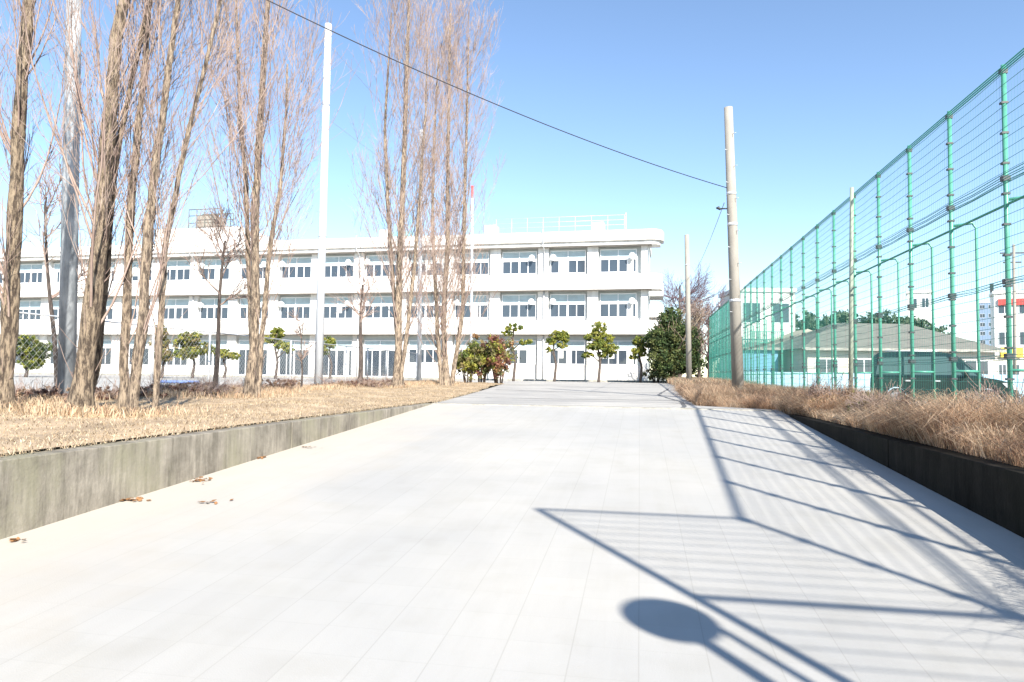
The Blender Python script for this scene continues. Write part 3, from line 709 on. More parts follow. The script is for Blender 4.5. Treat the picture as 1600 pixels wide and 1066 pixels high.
def bare_tree(base, H, label, r=0.07, crown_lo=0.45, nb=10, mbk='bark_d', tw='twig', lean=(0, 0), wide=1.0, name="bare_tree", group=None, sub=8, tws=5, tr=0.006, spr=0.85):
    root = empty(name, tuple(base), 0, label, "tree", group)
    pts = np.array([(lean[0] * H * t + 0.03 * math.sin(7 * t), lean[1] * H * t, H * t) for t in np.linspace(0, 1, 10)])
    Pt = pts[None]; R = np.linspace(r, r * 0.35, 10)[None]
    V, F = tubes_np(Pt, R, 8); mesh_np("trunk", V, [F], MT[mbk], root, smooth=True)
    B1, R1 = sprout(Pt, R, nb, crown_lo, 1.0, 0.3 * H * wide, 0.5 * H * wide, spr, 0.7, 7, 0.6, 0.012, 0.1, 0.3)
    B2, R2 = sprout(B1, R1, sub, 0.2, 1.0, 0.14 * H, 0.26 * H, 0.7, 0.5, 5, 0.6, tr, 0.1, 0.3)
    B3, R3 = sprout(B2, R2, tws, 0.1, 1.0, 0.05 * H, 0.14 * H, 0.6, 0.4, 4, 0.6, tr * 0.8, 0.1, 0.3)
    V, F = merge([tubes_np(B1, R1, 5), tubes_np(B2, R2, 4), tubes_np(B3, R3, 3)]); mesh_np("crown", V, F, MT[tw], root)
    return root
bare_tree(G(90, 15), 4.2, "thin dark sapling left of the blue-grey pole, against the school", 0.06, 0.5, 7, lean=(-0.13, 0), wide=0.7)
bare_tree(G(334, 18), 4.0, "thin grey sapling between the pale stems and the lone poplar", 0.07, 0.45, 9, lean=(0.04, 0), wide=0.6, mbk='bark_d')
bare_tree(G(562, 27), 4.0, "small pruned bare tree with knobbly arms, right of the white pole", 0.10, 0.6, 9, mbk='bark_d', wide=0.7, tws=3)
bare_tree(G(470, 22), 2.2, "short twiggy stem directly left of the white pole foot", 0.035, 0.4, 5, wide=0.5, tws=3)
bare_tree(G(1062, 64), 8.8, "purplish bare cherry crown rising behind the big evergreen", 0.2, 0.3, 20, mbk='bark_d', tw='twig_p', wide=1.0, sub=12, tws=8, tr=0.010, spr=1.15)
bare_tree(G(1108, 62), 6.8, "brown bare tree behind the far end of the green net fence", 0.2, 0.2, 18, mbk='bark_d', tw='twig_p', wide=1.0, sub=12, tws=8, tr=0.010, spr=1.15)
bare_tree(G(1092, 50), 5.0, "low tangled bare tree right of the shorter grey pole", 0.14, 0.1, 18, mbk='bark_d', tw='twig', wide=0.8, sub=11, tws=7, tr=0.012)

# ------------------------------------------------------------------ GARDEN TREES AND SHRUBS
GREEN_Y = [(0.26, 0.27, 0.05), (0.17, 0.20, 0.045), (0.09, 0.12, 0.03), (0.33, 0.31, 0.075)]
GREEN_D = [(0.05, 0.08, 0.03), (0.085, 0.12, 0.04), (0.13, 0.15, 0.055), (0.04, 0.06, 0.025)]
RED_G = [(0.26, 0.12, 0.08), (0.17, 0.075, 0.06), (0.13, 0.14, 0.06), (0.30, 0.17, 0.08)]
OLIVE = [(0.19, 0.18, 0.07), (0.12, 0.13, 0.045), (0.25, 0.20, 0.09)]
def pine(px, Z, pads, label, cols=GREEN_Y, n=5000, size=0.06, group="cloud-pruned pines in front of the school", r=0.11, dz=0.1, cat="tree", name="pine_tree"):
    """pads: (px, py, half width px, half height px)"""
    b = G(px, Z, dz); root = empty(name, tuple(b), 0, label, cat, group)
    mpp = Z / F_PX; blobs = []; br = MB()
    top = max((P(a, c, Z) - b).z for a, c, _, _ in pads)
    tr_pts = [(0, 0, -0.2), (0.12, 0.05, top * 0.35), (-0.08, 0.0, top * 0.65), (0.0, 0, top * 0.98)]
    q = poly_interp(tr_pts, 14)
    br.tube([tuple(p) for p in q], list(np.linspace(r, r * 0.35, 14)), 8)
    for (a, c, hw, hh) in pads:
        p = P(a, c, Z) - b; yj = random.uniform(-0.5, 0.5) * hw * mpp
        blobs.append((p.x, p.y + yj, p.z, hw * mpp, hw * mpp * 0.9, hh * mpp))
        zz_ = max(0.3, p.z - hw * mpp * 0.6)
        i = int(np.clip(zz_ / top * 13, 0, 13)); s_ = q[i]
        br.tube([tuple(s_), ((s_[0] + p.x) / 2, (s_[1] + p.y + yj) / 2, p.z - 0.15), (p.x, p.y + yj, p.z)], [r * 0.45, r * 0.3, r * 0.15], 6)
    br.build("trunk", MT['bark_d'], root)
    V, F, T = leaf_cloud(blobs, int(n * 1.5), size, cols, 0.8)
    mesh_np("crown", V, [F], MT['leaf'], root, T)
    return root
pine(802, 50, [(802, 512, 15, 6), (794, 520, 10, 5), (820, 534, 12, 5), (790, 540, 8, 5)], "thin pine with one flat umbrella tuft, beside the red shrubs", n=3000)
pine(866, 51, [(873, 524, 13, 9), (862, 533, 9, 6), (878, 540, 9, 5), (857, 547, 8, 4), (884, 528, 7, 7)], "small yellow-green pine, second from the left before the school", n=4500)
pine(935, 50, [(936, 512, 12, 9), (930, 526, 17, 8), (946, 530, 12, 8), (934, 541, 20, 7), (953, 545, 13, 9), (917, 554, 11, 5), (945, 553, 14, 6)], "largest of the cloud-pruned pines, three tiers tall, before the school", n=9000)
pine(1000, 50, [(999, 533, 11, 7), (1005, 541, 10, 7), (996, 549, 11, 6), (990, 557, 9, 4), (1004, 552, 7, 6)], "leaning pine against the right end of the school", n=4500)
pine(430, 48, [(432, 520, 12, 8), (424, 530, 16, 6), (440, 540, 14, 6), (452, 548, 10, 5)], "green pine seen just right of the lone poplar trunk", n=5000)
pine(300, 46, [(300, 528, 20, 9), (285, 538, 18, 10), (318, 544, 18, 9), (300, 552, 22, 9)], "yellowish round garden pine between slender pale stems and sapling", cols=OLIVE + GREEN_Y, n=7000)
pine(252, 46, [(252, 520, 12, 12), (246, 538, 15, 12), (258, 555, 15, 10)], "dull olive garden tree just right of the slender pale stems", cols=OLIVE, n=5000)
pine(40, 44, [(40, 532, 24, 9), (30, 545, 26, 12), (58, 548, 20, 14), (45, 565, 22, 12)], "round green garden tree right of the far-left trunk", cols=GREEN_D + GREEN_Y, n=8000)
pine(350, 50, [(350, 552, 14, 7), (365, 556, 12, 6)], "low green pine pad showing right of the grey sapling", cols=GREEN_Y, n=2500)
pine(515, 50, [(515, 536, 11, 9), (505, 548, 12, 7)], "small green garden pine right of the white pole", cols=GREEN_Y, n=2500)

def shrub(px, Z, w_, h_, cols, label, n=6000, size=0.06, name="shrub", group=None, dz=0.0, stems=9):
    b = G(px, Z, dz); root = empty(name, tuple(b), 0, label, "shrub", group)
    blobs = [(random.uniform(-.3, .3) * w_, random.uniform(-.25, .25) * w_, h_ * random.uniform(0.35, 0.8), w_ * random.uniform(.22, .36), w_ * random.uniform(.2, .32), h_ * random.uniform(.18, .3)) for _ in range(9)]
    V, F, T = leaf_cloud(blobs, n, size, cols); mesh_np("foliage", V, [F], MT['leaf'], root, T)
    mb = MB()
    for k in range(stems):
        a = random.uniform(0, 6.28); d = random.uniform(0.15, 0.4) * w_
        mb.tube([(0.15 * math.cos(a), 0.15 * math.sin(a), -0.1), (d * 0.5 * math.cos(a), d * 0.5 * math.sin(a), h_ * 0.4), (d * math.cos(a), d * math.sin(a), h_ * 0.85)], [0.05, 0.03, 0.012], 6)
    mb.build("stems", MT['bark_d'], root)
    return root
shrub(731, 38, 1.9, 2.5, GREEN_Y + OLIVE, "green shrub touching the rightmost poplar, beside the red shrubs", group="shrubs by the driveway")
shrub(752, 38.5, 1.9, 2.6, RED_G + OLIVE, "reddish shrub between the green shrub and the broad red one", group="shrubs by the driveway")
shrub(779, 38, 2.3, 2.6, RED_G + GREEN_Y[:1] + OLIVE[:1], "broadest red-brown shrub, right end of the clump by the driveway", group="shrubs by the driveway", n=8000)
shrub(1025, 52, 2.2, 1.3, OLIVE, "low olive bush under the big evergreen by the school corner", n=3000)

# big evergreen with bare limbs
def big_tree():
    b = G(1052, 49); root = empty("evergreen_tree", tuple(b), 0, "big dark green tree with pale bare limbs, right of the school", "tree")
    mpp = 49 / F_PX; blobs = []
    for (a, c, hw, hh) in [(1050, 500, 22, 18), (1040, 530, 30, 20), (1070, 530, 24, 22), (1032, 555, 22, 18), (1062, 560, 32, 20), (1080, 565, 18, 18), (1048, 578, 26, 14), (1025, 532, 14, 14)]:
        p = P(a, c, 49) - b; blobs.append((p.x, p.y + random.uniform(-0.6, 0.6), p.z, hw * mpp, hw * mpp, hh * mpp))
    V, F, T = leaf_cloud(blobs, 22000, 0.09, GREEN_D + GREEN_D + OLIVE[1:2]); mesh_np("crown", V, [F], MT['leaf'], root, T)
    Pt = np.array([(0, 0, z) for z in np.linspace(-.2, 3.2, 8)])[None]; R = np.linspace(0.22, 0.12, 8)[None]
    B1, R1 = sprout(Pt, R, 14, 0.2, 1, 2.2, 4.4, 0.75, 0.6, 8, 0.5, 0.02, 0.1, 0.2)
    B2, R2 = sprout(B1, R1, 7, 0.3, 1, 0.7, 1.6, 0.6, 0.3, 5, 0.6, 0.012, 0.1, 0.2)
    V, F = merge([tubes_np(Pt, R, 8), tubes_np(B1, R1, 5), tubes_np(B2, R2, 4)]); mesh_np("trunk", V, F, MT['bark'], root, smooth=True)
big_tree()

# brown hedge behind the grass bank, in clumps
HED = [(0.24, 0.15, 0.11), (0.15, 0.09, 0.07), (0.30, 0.21, 0.14), (0.18, 0.10, 0.075)]
def brown_bush(x, y, w_, h_, label, n=5200, cols=None, group="low brown bushes behind the grass bank"):
    b = (x, y, gz(y)); root = empty("brown_bush", b, 0, label, "bush", group)
    Pt = np.array([(0, 0, z) for z in np.linspace(-0.05, 0.15, 4)])[None]; R = np.full((1, 4), 0.03)
    B1, R1 = sprout(Pt, R, 38, 0.0, 1, 0.45 * w_, 0.75 * w_, 1.15, 0.8, 6, 0.4, 0.004, 0.12, 0.0)
    B1[..., 2] *= h_ / (0.55 * w_)
    B2, R2 = sprout(B1, R1, 12, 0.2, 1, 0.12, 0.35, 0.8, 0.5, 4, 0.6, 0.003, 0.12, 0.1)
    V, F = merge([tubes_np(B1, R1, 3), tubes_np(B2, R2, 3)]); mesh_np("twigs", V, F, MT['twig'], root)
    blobs = [(random.uniform(-.4, .4) * w_, random.uniform(-.3, .3) * w_, h_ * random.uniform(.25, .7), w_ * .25, w_ * .22, h_ * .28) for _ in range(7)]
    V, F, T = leaf_cloud(blobs, n, 0.022, cols or HED); mesh_np("foliage", V, [F], MT['leaf'], root, T)
hb = [("low brown bush at the far left edge, left of the first trunk", 0), ("low brown bush between the far-left trunk and the blue-grey pole", 52), ("low brown bush behind the foot of the thickest poplar", 160),
      ("low reddish bush behind the slender pale stems", 262), ("low reddish bush before the grey sapling", 305), ("low reddish bush left of the lone poplar's foot", 352), ("low bush right of the lone poplar's foot", 430), ("small bush before the wire fence left of the pruned tree", 520), ("small bush at the foot of the pruned bare tree", 585)]
for lab, px in hb:
    Z = float(np.interp(px, [0, 160, 300, 430, 585], [11.5, 13.5, 16, 22, 27])); p = G(px, Z)
    brown_bush(p.x, p.y, 1.9 if px < 400 else 1.7, 0.36 if px < 400 else 0.42, lab)

for lab, wx, wy, ww, wh in (("reddish-brown weed bush in the tall grass at the right edge of the photo", 4.6, 8.2, 1.0, 0.5), ("olive-brown weed bush in the tall grass before the van's front wheel", 4.3, 9.6, 0.8, 0.42), ("tangled brown weed bush at the near end of the wall by the concrete pole", 3.3, 13.2, 0.9, 0.5), ("tangled olive weed bush low over the right wall", 3.4, 10.9, 0.7, 0.34)):
    brown_bush(wx, wy, ww, wh, lab, cols=HED + OLIVE, group="weed bushes in the tall brown grass")
# wire fence between bank and yard
cf = empty("wire_fence", (-12.2, 20, gz(20)), 0, "grey wire fence with thin posts between the grass bank and the schoolyard", "fence")
mb = MB(); ysf = frange(4, 38, 2.4); hF = 1.75
for y in ysf:
    MB().tube([(0, y - 20, -0.2), (0, y - 20, hF)], 0.032, 8).build("post", MT['metal_w'], cf)
net = MB()
for z in (0.08, hF): net.tube([(0, ysf[0] - 20, z), (0, ysf[-1] - 20, z)], 0.018, 6)
L0 = ysf[0] - 20; L1 = ysf[-1] - 20
for k in np.arange(L0 - hF, L1, 0.16):
    for s in (1, -1):
        a = k; z0, z1 = 0.0, hF; ya, yb_ = a, a + hF
        if ya < L0: z0 = L0 - ya; ya = L0
        if yb_ > L1: z1 = hF - (yb_ - L1); yb_ = L1
        if s == -1: z0, z1 = hF - z0, hF - z1
        net.tube([(0, ya, z0), (0, yb_, z1)], 0.0022, 3, False)
net.build("chain_link", MT['metal_w'], cf)
o = MB().box(-0.9, 0.9, -0.5, 0.5, 0, 0.12).build("tarp_bundle", MT['blue'], None, 0.1); q = G(276, 33); o.location = q
tag(o, "small blue sheet bundle lying on the schoolyard beyond the bushes", "tarp")

# ------------------------------------------------------------------ GRASS
TAN = [(0.58, 0.46, 0.31), (0.52, 0.40, 0.26), (0.64, 0.53, 0.38), (0.38, 0.28, 0.18)]
BRN = [(0.68, 0.45, 0.29), (0.78, 0.56, 0.38), (0.46, 0.28, 0.18), (0.80, 0.63, 0.44), (0.24, 0.135, 0.09)]
def in_left(n, y0, y1, x0=-12.4, xe=None):
    y = y0 + (y1 - y0) * rng.random(n) ** 1.25; xr = np.array([vl(v) for v in y]) + 0.09
    x = xr + (x0 - xr) * rng.random(n) ** 1.15
    return np.column_stack([x, y])
xy = in_left(150000, 1.0, 39.5); z = np.array([lz(a, b) for a, b in xy]) - 0.01
tag(blades("dry_lawn", xy, z, TAN, 0.018, 0.06, 1.9, 0.0038), "short straw-coloured lawn on the left bank", "grass", kind="stuff")
# tufts of longer straw round the trunks and along the hedge
cent = [(-8.6, 8.3), (-7.1, 7.9), (-6.7, 8.4), (-8.7, 14.7), (-9.1, 25.8), (-8.7, 30.6)] + [(random.uniform(-12, -9.2), random.uniform(5, 36)) for _ in range(60)]
cc = np.array(cent)[rng.integers(0, len(cent), 42000)]
xy = cc + rng.normal(size=(42000, 2)) * 0.38; keep = xy[:, 0] < -5; xy = xy[keep]; z = np.array([lz(a, b) for a, b in xy]) - 0.01
tag(blades("straw_tuft", xy, z, TAN + BRN[:2], 0.08, 0.24, 1.2, 0.005), "longer straw grass round the poplar feet", "grass", kind="stuff")
# right verge: tall brown grass in clumps, leaning over the wall
def in_right(n, y0, y1):
    y = y0 + (y1 - y0) * rng.random(n) ** 1.3; xl = np.array([rl(v) for v in y])
    x = xl + 0.02 + (5.7 - xl) * rng.random(n) ** 1.1
    return np.column_stack([x, y])
ncl = 1500; cl = in_right(ncl, 2.5, 34); NB = 230000; sel = rng.integers(0, ncl, NB)
hcl = rng.uniform(0.5, 1.2, ncl) * (0.85 + 0.4 * np.sin(cl[:, 1] * 1.1 + 1.5 * np.sin(cl[:, 0] * 1.7)))
xy = cl[sel] + rng.normal(size=(NB, 2)) * 0.13
xl = np.array([rl(v) for v in xy[:, 1]]); xy[:, 0] = np.maximum(xy[:, 0], xl - 0.0)
z = np.array([hz(a, b) for a, b in xy]) - 0.04
far = np.interp(xy[:, 1], [3, 9, 20, 34], [1.0, 1.0, 0.9, 0.7])
n = len(xy)
def tall(xy, z, hs, cols, width, lean):
    n = len(xy); base = np.column_stack([xy, z])
    az = rng.uniform(0, 2 * math.pi, n); wd = np.column_stack([np.cos(az), np.sin(az), np.zeros(n)])
    la = rng.uniform(0, 2 * math.pi, n); ld = np.column_stack([np.cos(la) - 0.45, np.sin(la), np.zeros(n)])
    h = (hs * rng.uniform(0.45, 1.0, n))[:, None]; le = rng.uniform(0.2, 1, n)[:, None] * lean; w_ = width * rng.uniform(0.6, 1.4, n)[:, None]
    up = np.array([0, 0, 1.0])
    p1 = base + ld * h * le * 0.18 + up * h * 0.5; p2 = base + ld * h * le * 0.55 + up * h * 0.82; tip = base + ld * h * le * 1.05 + up * h * (1 - 0.5 * le)
    V = np.stack([base - wd * w_, base + wd * w_, p1 - wd * w_, p1 + wd * w_, p2 - wd * w_ * .8, p2 + wd * w_ * .8, tip], 1).reshape(-1, 3)
    i = np.arange(n) * 7
    Q = np.concatenate([np.column_stack([i, i + 1, i + 3, i + 2]), np.column_stack([i + 2, i + 3, i + 5, i + 4])]); T3 = np.column_stack([i + 4, i + 5, i + 6])
    return V, [Q, T3], np.repeat(cols, 7, 0)
hcl *= np.where((cl[:, 0] > 3.9) & (cl[:, 1] < 13.5), 0.5, 1.0)
ccol = np.array(BRN)[rng.integers(0, len(BRN), ncl)]
patch = (0.78 + 0.34 * np.sin(cl[:, 1] * 2.3 + 2 * np.sin(cl[:, 0] * 2.9)) * np.sin(cl[:, 0] * 3.1 + cl[:, 1]))[:, None]; ccol = ccol * patch
cols = (ccol[sel] * 0.65 + np.array(BRN + TAN[:2])[rng.integers(0, len(BRN) + 2, n)] * 0.35) * rng.uniform(0.7, 1.25, (n, 1))
edge = np.where(xy[:, 0] < np.array([rl(v) for v in xy[:, 1]]) + 0.3, 0.9, 1.0)
V, F, T = tall(xy, z, 0.52 * hcl[sel] * far * edge, cols, 0.0026, 1.15)
tag(mesh_np("tall_dry_grass", V, F, MT['blade'], None, T), "tall brown dry grass along the top of the right wall", "grass", kind="stuff")
# far verge and planting strip grass
xy = np.column_stack([rng.uniform(1.9, 5.5, 12000), rng.uniform(32, 53, 12000)]); z = np.array([hz(a, b) for a, b in xy])
tag(blades("verge_grass", xy, z, BRN + TAN, 0.15, 0.6, 0.9, 0.012), "brown grass far along the verge before the evergreen", "grass", kind="stuff")

# dead leaves swept against the left wall
def leaf_pile(px, py, n, r, label):
    Z = 6.0
    for _ in range(30):
        p = P(px, py, Z); e = ramp_z(p.y) - p.z
        if abs(e) < 1e-3: break
        Z = Z * ramp_z(p.y) / p.z
    root = (p.x, p.y, ramp_z(p.y)); mb = MB()
    for k in range(n):
        a = random.uniform(0, 6.28); d = abs(random.gauss(0, r)); c = Vector((d * math.cos(a) , d * math.sin(a) * 0.6, 0.008 + random.uniform(0, 0.012) ))
        s = random.uniform(0.018, 0.035); t = random.uniform(0, 6.28)
        u = Vector((math.cos(t), math.sin(t), random.uniform(-.2, .5))) * s; v = Vector((-math.sin(t), math.cos(t), random.uniform(-.3, .3))) * s * 0.6
        mb.quad(c - u, c + v, c + u, c - v)
    o = mb.build("dead_leaves", MT['leafbrown']); o.location = root; tag(o, label, "leaves", kind="stuff")
leaf_pile(206, 783, 34, 0.10, "small heap of dead brown leaves nearest the camera by the left wall")
leaf_pile(312, 752, 26, 0.14, "thin scatter of dead leaves farther up by the left wall")
leaf_pile(330, 786, 9, 0.12, "a few loose dead leaves out on the paving")
leaf_pile(20, 846, 8, 0.10, "a few dead leaves by the left wall at the photo's left edge")
leaf_pile(480, 700, 10, 0.16, "sparse dead leaves on the paving halfway up the left side")
leaf_pile(404, 716, 16, 0.10, "dead leaves at the wall foot farthest up the ramp")

# ------------------------------------------------------------------ VAN
def make_van():
    b = G(1362, 24.6); b.z = -0.92
    root = empty("parked_van", tuple(b), math.radians(-20), "dark green-black minivan parked behind the net fence, facing right", "van")
    root.scale = (0.9, 0.95, 1.0); L = 4.6; Wd = 0.86
    low = [(0.05, 0.32), (0.0, 0.6), (0.02, 1.0), (3.55, 1.02), (4.0, 0.95), (4.42, 0.84), (4.58, 0.66), (4.6, 0.36), (4.45, 0.28)]
    def arch(cx, r=0.37): return [(cx + r * math.cos(a), 0.3 + r * math.sin(a)) for a in np.linspace(0, math.pi, 10)]
    outline = low + arch(3.75) + [(3.3, 0.22), (1.25, 0.22)] + arch(0.85) + [(0.4, 0.26)]
    V = []; Fc = []
    sects = [(-Wd, 0.97), (-Wd - 0.03, 1.0), (Wd + 0.03, 1.0), (Wd, 0.97)]
    mb = MB(); mb.prism(outline, 'y', -Wd, Wd)
    # greenhouse, narrower at the roof
    g0 = [(0.02, 1.0), (3.62, 1.0)]; g1 = [(0.16, 1.78), (2.75, 1.80)]
    n = len(mb.v)
    for (x, z) in [(0.02, 1.0), (3.60, 1.0), (3.05, 1.50), (2.72, 1.74), (2.3, 1.83), (1.2, 1.87), (0.3, 1.82), (0.12, 1.70)]:
        k = Wd - 0.02 - 0.16 * (z - 1.0) / 0.87
        mb.v += [(x, -k, z), (x, k, z)]
    m_ = 8
    mb.f.append(tuple(n + 2 * i for i in range(m_))); mb.f.append(tuple(n + 2 * i + 1 for i in range(m_))[::-1]); mb.sm += [False] * 2
    for i in range(m_): j = (i + 1) % m_; mb.f.append((n + 2 * i, n + 2 * i + 1, n + 2 * j + 1, n + 2 * j)); mb.sm.append(False)
    mb.build("body", MT['van'], root, 0.03)
    def side(x, z): return Wd - 0.02 - 0.16 * (z - 1.0) / 0.87
    def pane(pts, s):
        q = MB(); n = len(pts)
        for off in (0.004, 0.012):
            for (x, z) in pts: q.v.append((x, s * (side(x, z) + off), z))
        q.f.append(tuple(range(n))); q.f.append(tuple(range(n, 2 * n))[::-1])
        for i in range(n): j = (i + 1) % n; q.f.append((i, j, n + j, n + i))
        q.sm = [False] * len(q.f); q.build("side_window", MT['van_glass'], root)
    for s in (-1, 1):
        pane([(0.2, 1.08), (1.05, 1.08), (1.05, 1.66), (0.3, 1.64)], s); pane([(1.13, 1.08), (2.0, 1.08), (2.0, 1.68), (1.13, 1.67)], s)
        pane([(2.08, 1.08), (2.95, 1.08), (2.66, 1.55), (2.45, 1.68), (2.08, 1.68)], s); pane([(3.03, 1.08), (3.4, 1.06), (3.02, 1.40)], s)
        MB().box(1.18, 1.34, s * Wd, s * (Wd + 0.03), 0.86, 0.90).build("door_handle", MT['alu'], root)
        MB().box(2.12, 2.28, s * Wd, s * (Wd + 0.03), 0.86, 0.90).build("door_handle", MT['alu'], root)
        MB().tube([(3.05, s * (Wd - 0.02), 1.05), (3.08, s * (Wd + 0.12), 1.12), (3.06, s * (Wd + 0.24), 1.12)], [0.03, 0.08, 0.05], 8).build("side_mirror", MT['van'], root)
        MB().prism([(4.25, 0.70), (4.56, 0.62), (4.52, 0.74), (4.3, 0.85), (4.12, 0.84)], 'y', s * (Wd - 0.16), s * (Wd + 0.012)).build("headlight", MT['lamp_glass'], root)
        # door seams
        for x in (1.09, 2.04, 3.1): MB().box(x - 0.008, x + 0.008, s * (Wd - 0.01), s * (Wd + 0.003), 0.3, 1.0).build("door_seam", MT['dark'], root)
        for cx in (0.85, 3.75):
            w_ = MB().tube([(cx, s * (Wd - 0.2), 0.31), (cx, s * (Wd - 0.01), 0.31)], 0.31, 24).build("wheel", MT['tyre'], root)
            MB().tube([(cx, s * (Wd - 0.05), 0.31), (cx, s * (Wd + 0.004), 0.31)], [0.2, 0.19], 18).build("rim", MT['rim'], w_)
    q = MB(); k1 = Wd - 0.1; q.quad((3.585, -k1, 1.03), (3.585, k1, 1.03), (2.78, 0.66, 1.71), (2.78, -0.66, 1.71)); 
    for v in range(4): q.v[v] = (q.v[v][0] + 0.02, q.v[v][1], q.v[v][2] + 0.01)
    q.build("windscreen", MT['van_glass'], root)
    MB().box(4.585, 4.62, -0.5, 0.5, 0.5, 0.72).build("grille", MT['alu'], root)
    MB().tube([(0.5, -0.62, 1.87), (2.2, -0.62, 1.87)], 0.02, 6).build("roof_rail", MT['alu'], root)
make_van()

# ------------------------------------------------------------------ BEYOND THE FENCE
def ground_at(px, Z): q = G(px, Z); q.z = -0.92; return q
YR = YAW  # buildings face the camera roughly
def mp(Z): return Z / F_PX
# pale blue sheet fence, in panels
def blue_fence(px0, px1, Z, h, label):
    b = ground_at(px0, Z); root = empty("panel_fence", tuple(b), YR, label, "fence")
    Lf = (px1 - px0) * mp(Z); n = max(1, int(Lf / 1.8))
    for k in range(n):
        mb = MB(); x0 = k * Lf / n
        for j in range(9):
            xa = x0 + 0.03 + (Lf / n - 0.06) * j / 9; xb = x0 + 0.03 + (Lf / n - 0.06) * (j + 1) / 9
            mb.box(xa, xb - 0.015, (0.0 if j % 2 else 0.03), 0.06, 0.03, h)
        mb.build("panel", MT['blue_panel'], root)
    for k in range(n + 1): MB().box(k * Lf / n - 0.03, k * Lf / n + 0.03, -0.03, -0.002, 0, h + 0.04).build("post", MT['metal_w'], root)
blue_fence(1150, 1660, 36, 1.22, "long pale blue sheet-metal fence behind the minivan")
def house(px0, px1, Z, h, dep, wallm, label, roof=None, rh=1.2, storeys=2, over=0.3, cat="house", bands_=None, name="house", rot=0.0, wcols=3):
    b = ground_at(px0, Z); root = empty(name, tuple(b), YR + rot, label, cat); Wh = (px1 - px0) * mp(Z)
    MB().box(0, Wh, 0, dep, 0, h).build("wall", MT[wallm], root)
    if roof == 'flat':
        MB().box(-0.15, Wh + 0.15, -0.15, dep + 0.15, h + 0.002, h + 0.35).build("roof", MT['white'], root)
    elif roof:
        mb = MB(); o = over; n = 0
        mb.v = [(-o, -o, h), (Wh + o, -o, h), (Wh + o, dep + o, h), (-o, dep + o, h), (dep * 0.45, dep / 2, h + rh), (Wh - dep * 0.45, dep / 2, h + rh)] if Wh > dep else \
               [(-o, -o, h), (Wh + o, -o, h), (Wh + o, dep + o, h), (-o, dep + o, h), (Wh * 0.5 - .05, dep * 0.3, h + rh), (Wh * .5 + .05, dep * 0.7, h + rh)]
        if Wh > dep: mb.f = [(0, 1, 5, 4), (2, 3, 4, 5), (1, 2, 5), (3, 0, 4), (3, 2, 1, 0)]
        else: mb.f = [(0, 1, 4), (1, 2, 5, 4), (2, 3, 5), (3, 0, 4, 5), (3, 2, 1, 0)]
        mb.sm = [False] * 5; mb.v = [(x, y, z + 0.003) for x, y, z in mb.v]; mb.build("roof", MT[roof], root)
        MB().box(-o, Wh + o, -o - 0.04, -o - 0.003, h - 0.12, h + 0.05).build("gutter", MT['cap'], root)
    sh = h / storeys
    for s in range(storeys):
        for k in range(wcols):
            xc = Wh * (k + 0.5) / wcols; ww = min(0.8, Wh / wcols * 0.32); z0 = s * sh + sh * 0.35; z1 = s * sh + sh * 0.78
            fr = MB(); fr.box(xc - ww, xc + ww, -0.05, -0.002, z0, z0 + .06).box(xc - ww, xc + ww, -0.05, -0.002, z1 - .06, z1).box(xc - ww, xc - ww + .06, -0.05, -0.002, z0 + .06, z1 - .06).box(xc + ww - .06, xc + ww, -0.05, -0.002, z0 + .06, z1 - .06).box(xc - .03, xc + .03, -0.05, -0.002, z0 + .06, z1 - .06)
            w_ = fr.build("window", MT['alu'], root); MB().box(xc - ww + .06, xc + ww - .06, -0.03, -0.004, z0 + .06, z1 - .06).build("pane", MT['glass'], w_)
    return root, Wh
h1, W1 = house(1152, 1243, 62, 8.5, 5, 'white', "white two-storey house with green balcony, right of the concrete pole", 'flat', storeys=2, wcols=2)
mb = MB(); mb.box(0.8, 3.9, -0.9, -0.003, 3.9, 4.0)
for x in np.arange(0.85, 3.9, 0.18): mb.box(x, x + 0.05, -0.9, -0.86, 4.0, 4.9)
mb.box(0.8, 3.9, -0.91, -0.85, 4.9, 4.96); mb.build("balcony", MT['green'], h1)
sh, Ws = house(1158, 1216, 50, 3.0, 3, 'blue_shed', "pale blue corrugated shed in front of the white house", 'roof_grey', rh=0.5, storeys=1, wcols=0, cat="shed", name="shed")
house(1262, 1556, 47, 2.9, 8, 'cream', "low house with wide grey hipped roof behind the minivan", 'roof_grey', rh=2.05, storeys=1, wcols=5, over=0.6)
house(1232, 1330, 56, 3.6, 7, 'cream', "beige-roofed low house between the white house and the grey roof", 'roof_beige', rh=1.4, storeys=1, wcols=3, over=0.4)
house(1420, 1452, 100, 13.2, 3, 'white', "pinkish-white block peeking above the grey roof", 'flat', storeys=4, wcols=2, cat="building", name="apartment_block", rot=-0.5)
tw_, Wt = house(1530, 1553, 260, 29.5, 8, 'tower', "distant blue-grey tower block left of the red sign", 'flat', storeys=9, wcols=2, cat="building", name="tower_block", rot=-0.55)
MB().box(Wt * 0.75, Wt * 0.95, 3, 5, 29.9, 37).build("chimney", MT['dark'], tw_)
sb, Wsb = house(1556, 1690, 88, 11.8, 4, 'white', "white commercial building carrying a red sign band at the right edge", 'flat', storeys=3, wcols=5, cat="building", name="commercial_building", rot=-0.5)
MB().box(0.4, Wsb - 0.4, -0.25, -0.06, 10.3, 11.1).build("sign_band", MT['red'], sb, 0.02)
sh2, _ = house(1556, 1640, 60, 3.0, 5, 'cream', "low white shop with a yellow fascia at the right edge", 'flat', storeys=1, wcols=4, cat="shop", name="shop")
MB().box(0.3, 2.2, -0.3, -0.2, 2.9, 3.75).build("sign_board", MT['yellow'], sh2, 0.01)
sh3, _ = house(1126, 1158, 72, 8.2, 3, 'white', "narrow white building with a red panel, seen left of the concrete pole", 'flat', storeys=3, wcols=1, cat="building", name="office_building", rot=-0.25)
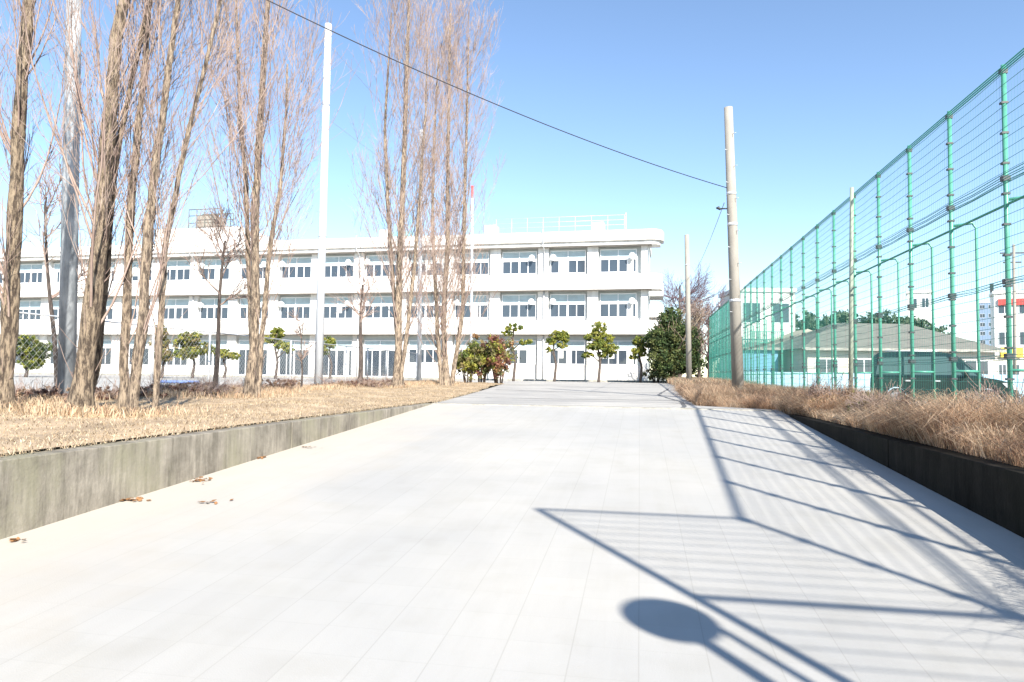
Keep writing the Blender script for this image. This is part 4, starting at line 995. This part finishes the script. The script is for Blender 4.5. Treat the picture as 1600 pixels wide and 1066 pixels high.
MB().box(0.3, 1.9, -0.12, -0.06, 5.6, 6.3).build("sign_board", MT['red'], sh3)
pole("utility_pole", ground_at(1586, 52), P(1584, 382, 52), 0.12, 0.09, MT['conc_pole'], "distant pole with crossarms at the right edge beyond the fence", "pole", None,
     lambda r, t, a, b: (MB().box(-0.8, 0.8, -0.05, 0.05, t.z - 0.6, t.z - 0.5).box(-0.6, 0.6, -0.05, 0.05, t.z - 1.3, t.z - 1.2).build("crossarm", MT['dark'], r)))

def crown_tree(px, Z, w_, h_, label, cols=GREEN_D, n=5000, size=0.16, group=None):
    b = ground_at(px, Z); root = empty("broadleaf_tree", tuple(b), 0, label, "tree", group)
    blobs = [(random.uniform(-.42, .42) * w_, random.uniform(-.3, .3) * w_, h_ * random.uniform(.45, .86), w_ * random.uniform(.2, .34), w_ * .28, h_ * random.uniform(.12, .16)) for _ in range(14)]
    V, F, T = leaf_cloud(blobs, n, size, cols); mesh_np("crown", V, [F], MT['leaf'], root, T)
    MB().tube([(0, 0, -.2), (0.1, 0, h_ * .4), (0, 0, h_ * .75)], [0.22, 0.16, 0.06], 8).build("trunk", MT['bark_d'], root)
for px, lab in ((1262, "dark evergreen right of the white house, leftmost of the row"), (1300, "dark evergreen above the beige roof, second in the row"), (1345, "dark evergreen above the left end of the grey roof"), (1390, "dark evergreen above the middle of the grey roof"), (1428, "lower dark evergreen beside the pinkish-white block")):
    crown_tree(px, 68, 5.4, 7.4 if px < 1420 else 7.0, lab, cols=[(0.09, 0.14, 0.09), (0.13, 0.18, 0.12), (0.07, 0.11, 0.07)], n=9000, group="dark evergreens behind the roofs")
# far tree line closing the horizon
bl = []
for a in np.linspace(math.radians(-66), math.radians(48), 150):
    D = 330 + random.uniform(-20, 40); x = D * math.sin(a); y = D * math.cos(a)
    bl.append((x, y, 3.0, 8, 5, random.uniform(4, 7)))
V, F, T = leaf_cloud(bl, 26000, 1.0, GREEN_D + OLIVE[1:2]); tag(mesh_np("distant_treeline", V, [F], MT['leaf'], None, T), "distant low line of trees on the horizon", "treeline", kind="stuff")
